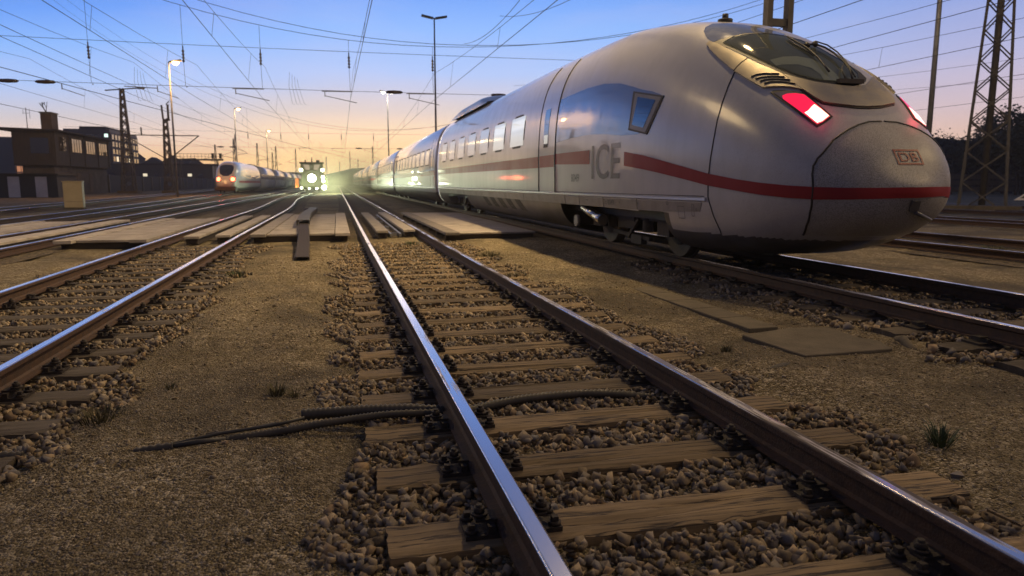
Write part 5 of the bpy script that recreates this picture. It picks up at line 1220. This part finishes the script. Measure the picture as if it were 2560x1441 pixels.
mb = MB(); mb.lathe([(9*math.sin(a), -4.5*math.cos(a)) for a in np.linspace(0.02, math.pi-.02, 14)], (0, 0, 0), 24); d = mb.build('dust_glow_cloud', []); d.location = (2.2, 97, 2.0); volume('dust', d, .07, (.95, .85, .68), .2, (1/9, 1/9, 1/4.5)); tag(d, kind='stuff')
# ------------------------------------------------------------------ sky and light
w = bpy.data.worlds.new('World'); scene.world = w; w.use_nodes = True; nt = w.node_tree; nt.nodes.clear()
ou = nt.nodes.new('ShaderNodeOutputWorld'); bg = nt.nodes.new('ShaderNodeBackground'); nt.links.new(bg.outputs[0], ou.inputs[0])
tc = nt.nodes.new('ShaderNodeTexCoord'); sx = node(nt, 'SeparateXYZ', {0: tc.outputs['Generated']}); z0 = sx.outputs[2]
SUN = R(3.5)   # azimuth of the afterglow, measured from +Y towards +X
hz = node(nt, 'VectorMath', {0: node(nt, 'Combine' 'XYZ', {0: sx.outputs[0], 1: sx.outputs[1], 2: 0.0}).outputs[0]}, operation='NORMALIZE').outputs[0]
az = node(nt, 'VectorMath', {0: hz, 1: (math.sin(R(-6)), math.cos(R(-6)), 0)}, operation='DOT_PRODUCT').outputs['Value']
left_ = math_(nt, 'MAXIMUM', math_(nt, 'MULTIPLY', node(nt, 'SeparateXYZ', {0: hz}).outputs[0], -1.0), 0.0)
z = math_(nt, 'MULTIPLY', z0, math_(nt, 'MULTIPLY_ADD', left_, .9, 1.0))
front = ramp(nt, z, [(0., (1.2, .58, .21)), (.033, (1.18, .72, .35)), (.062, (1.06, .78, .60)), (.10, (.72, .67, .72)), (.146, (.46, .63, 1.03)), (.20, (.29, .53, 1.06)), (.25, (.16, .38, 1.0)), (.36, (.06, .15, .45)), (.6, (.02, .05, .14)), (1., (.012, .028, .08))])
side = ramp(nt, z, [(0., (.90, .50, .32)), (.05, (.93, .62, .48)), (.085, (.74, .57, .60)), (.15, (.49, .50, .76)), (.21, (.31, .40, .78)), (.36, (.08, .14, .36)), (.6, (.02, .045, .12)), (1., (.012, .028, .08))])
back = ramp(nt, z, [(0., (.05, .055, .10)), (.1, (.10, .095, .16)), (.3, (.05, .065, .15)), (1., (.02, .045, .13))])
fs = node(nt, 'MapRange', {'Value': az, 'From Min': .58, 'From Max': .94}, interpolation_type='SMOOTHSTEP').outputs[0]
fb = node(nt, 'MapRange', {'Value': az, 'From Min': -.75, 'From Max': .45}, interpolation_type='SMOOTHSTEP').outputs[0]
c = mixc(nt, fb, back, mixc(nt, fs, side, front))
az2 = node(nt, 'VectorMath', {0: hz, 1: (math.sin(SUN), math.cos(SUN), 0)}, operation='DOT_PRODUCT').outputs['Value']
ga = node(nt, 'MapRange', {'Value': az2, 'From Min': .972, 'From Max': 1.0}, interpolation_type='SMOOTHSTEP').outputs[0]
ge = ramp(nt, z0, [(0., 1.), (.03, .9), (.06, .5), (.10, .12), (.13, 0.)], 'EASE')
c = mixc(nt, math_(nt, 'MULTIPLY', math_(nt, 'MULTIPLY', ga, ge), .9), c, (1.4, 1.0, .48))
ci = node(nt, 'TexNoise', {'Vector': node(nt, 'Mapping', {'Vector': tc.outputs['Generated'], 'Scale': (2., 2., 9.)}).outputs[0], 'Scale': 2.2, 'Detail': 5.0}).outputs[0]
c = mixc(nt, math_(nt, 'MULTIPLY', ramp(nt, ci, [(.5, 0.), (.75, 1.)]), .13), c, (.80, .68, .80))
sky = node(nt, 'TexSky', sky_type='NISHITA', sun_disc=False); sky.sun_elevation = R(1.0); sky.sun_rotation = SUN; sky.dust_density = 3.
c = mixc(nt, .005, c, sky.outputs[0], 'ADD')
nt.links.new(c, bg.inputs[0]); bg.inputs[1].default_value = 1.0
L = bpy.data.lights.new('sun', 'SUN'); L.energy = .03; L.angle = R(12); L.color = (1., .6, .35); o = bpy.data.objects.new('sun', L); COL.objects.link(o); o.rotation_euler = (R(86), 0, R(180) - SUN)
for x, z_, e, tilt in ((0, 1.75, 2500, 4), (1.4, .8, 700, 8), (-1.2, .7, 500, 8)):
    L = bpy.data.lights.new('headlight_beam', 'SPOT'); L.energy = e; L.spot_size = R(50); L.spot_blend = .8; L.color = (.93, 1., .72); L.shadow_soft_size = .25
    o = bpy.data.objects.new('headlight_beam', L); COL.objects.link(o); o.parent = mach; o.location = (x, -.35, z_); o.rotation_euler = (R(90 - tilt), 0, R(180))
for x in (-1.9, 2.2):
    L = bpy.data.lights.new('machine_glow', 'POINT'); L.energy = 800; L.color = (.85, 1., .62); L.shadow_soft_size = .15; o = bpy.data.objects.new('machine_glow', L); COL.objects.link(o); o.parent = mach; o.location = (x, -.2, .5)
for sx_ in (-1, 1):
    L = bpy.data.lights.new('tail_glow', 'POINT'); L.energy = 1.2; L.color = (1, .03, .08); L.shadow_soft_size = .08; o = bpy.data.objects.new('tail_glow', L); COL.objects.link(o); o.parent = train
    h = cast_px(c4([(1290, 880)])[0]); q = h[0] + out(*h)*.12; o.location = (q.x if sx_ < 0 else -q.x, q.y, q.z)
# ------------------------------------------------------------------ render settings
scene.view_settings.view_transform = 'Standard'; scene.view_settings.look = 'None'; scene.view_settings.exposure = 0; scene.view_settings.gamma = 1
cy = scene.cycles; cy.use_denoising = True; cy.max_bounces = 6; cy.diffuse_bounces = 2; cy.glossy_bounces = 3; cy.transmission_bounces = 3; cy.volume_bounces = 0; cy.transparent_max_bounces = 8; cy.sample_clamp_indirect = 3.0; cy.sample_clamp_direct = 12.0; cy.volume_step_rate = 2.0; cy.volume_max_steps = 96

L = bpy.data.lights.new('tail_glow', 'POINT'); L.energy = 90; L.color = (1, .12, .04); L.shadow_soft_size = .3; o = bpy.data.objects.new('tail_glow', L); COL.objects.link(o); o.parent = t2; o.location = (0, -1.2, 1.5)

L = bpy.data.lights.new('machine_glow', 'POINT'); L.energy = 1500; L.color = (.9, 1., .55); L.shadow_soft_size = .2; o = bpy.data.objects.new('machine_glow', L); COL.objects.link(o); o.parent = mach; o.location = (2.6, 2.2, .9)  # extra light added inside the dust to brighten it, no lamp body

mb = MB(); mb.lathe([(4.6*math.sin(a), -2.6*math.cos(a)) for a in np.linspace(0.02, math.pi-.02, 12)], (0, 0, 0), 20); d = mb.build('dust_glow_cloud', []); d.location = (-2.6, 88.5, 1.7); volume('dust', d, .03, (.95, .93, .8), .2, (1/4.6, 1/4.6, 1/2.6)); tag(d, kind='stuff')  # volume added before the machine to give its headlight a halo
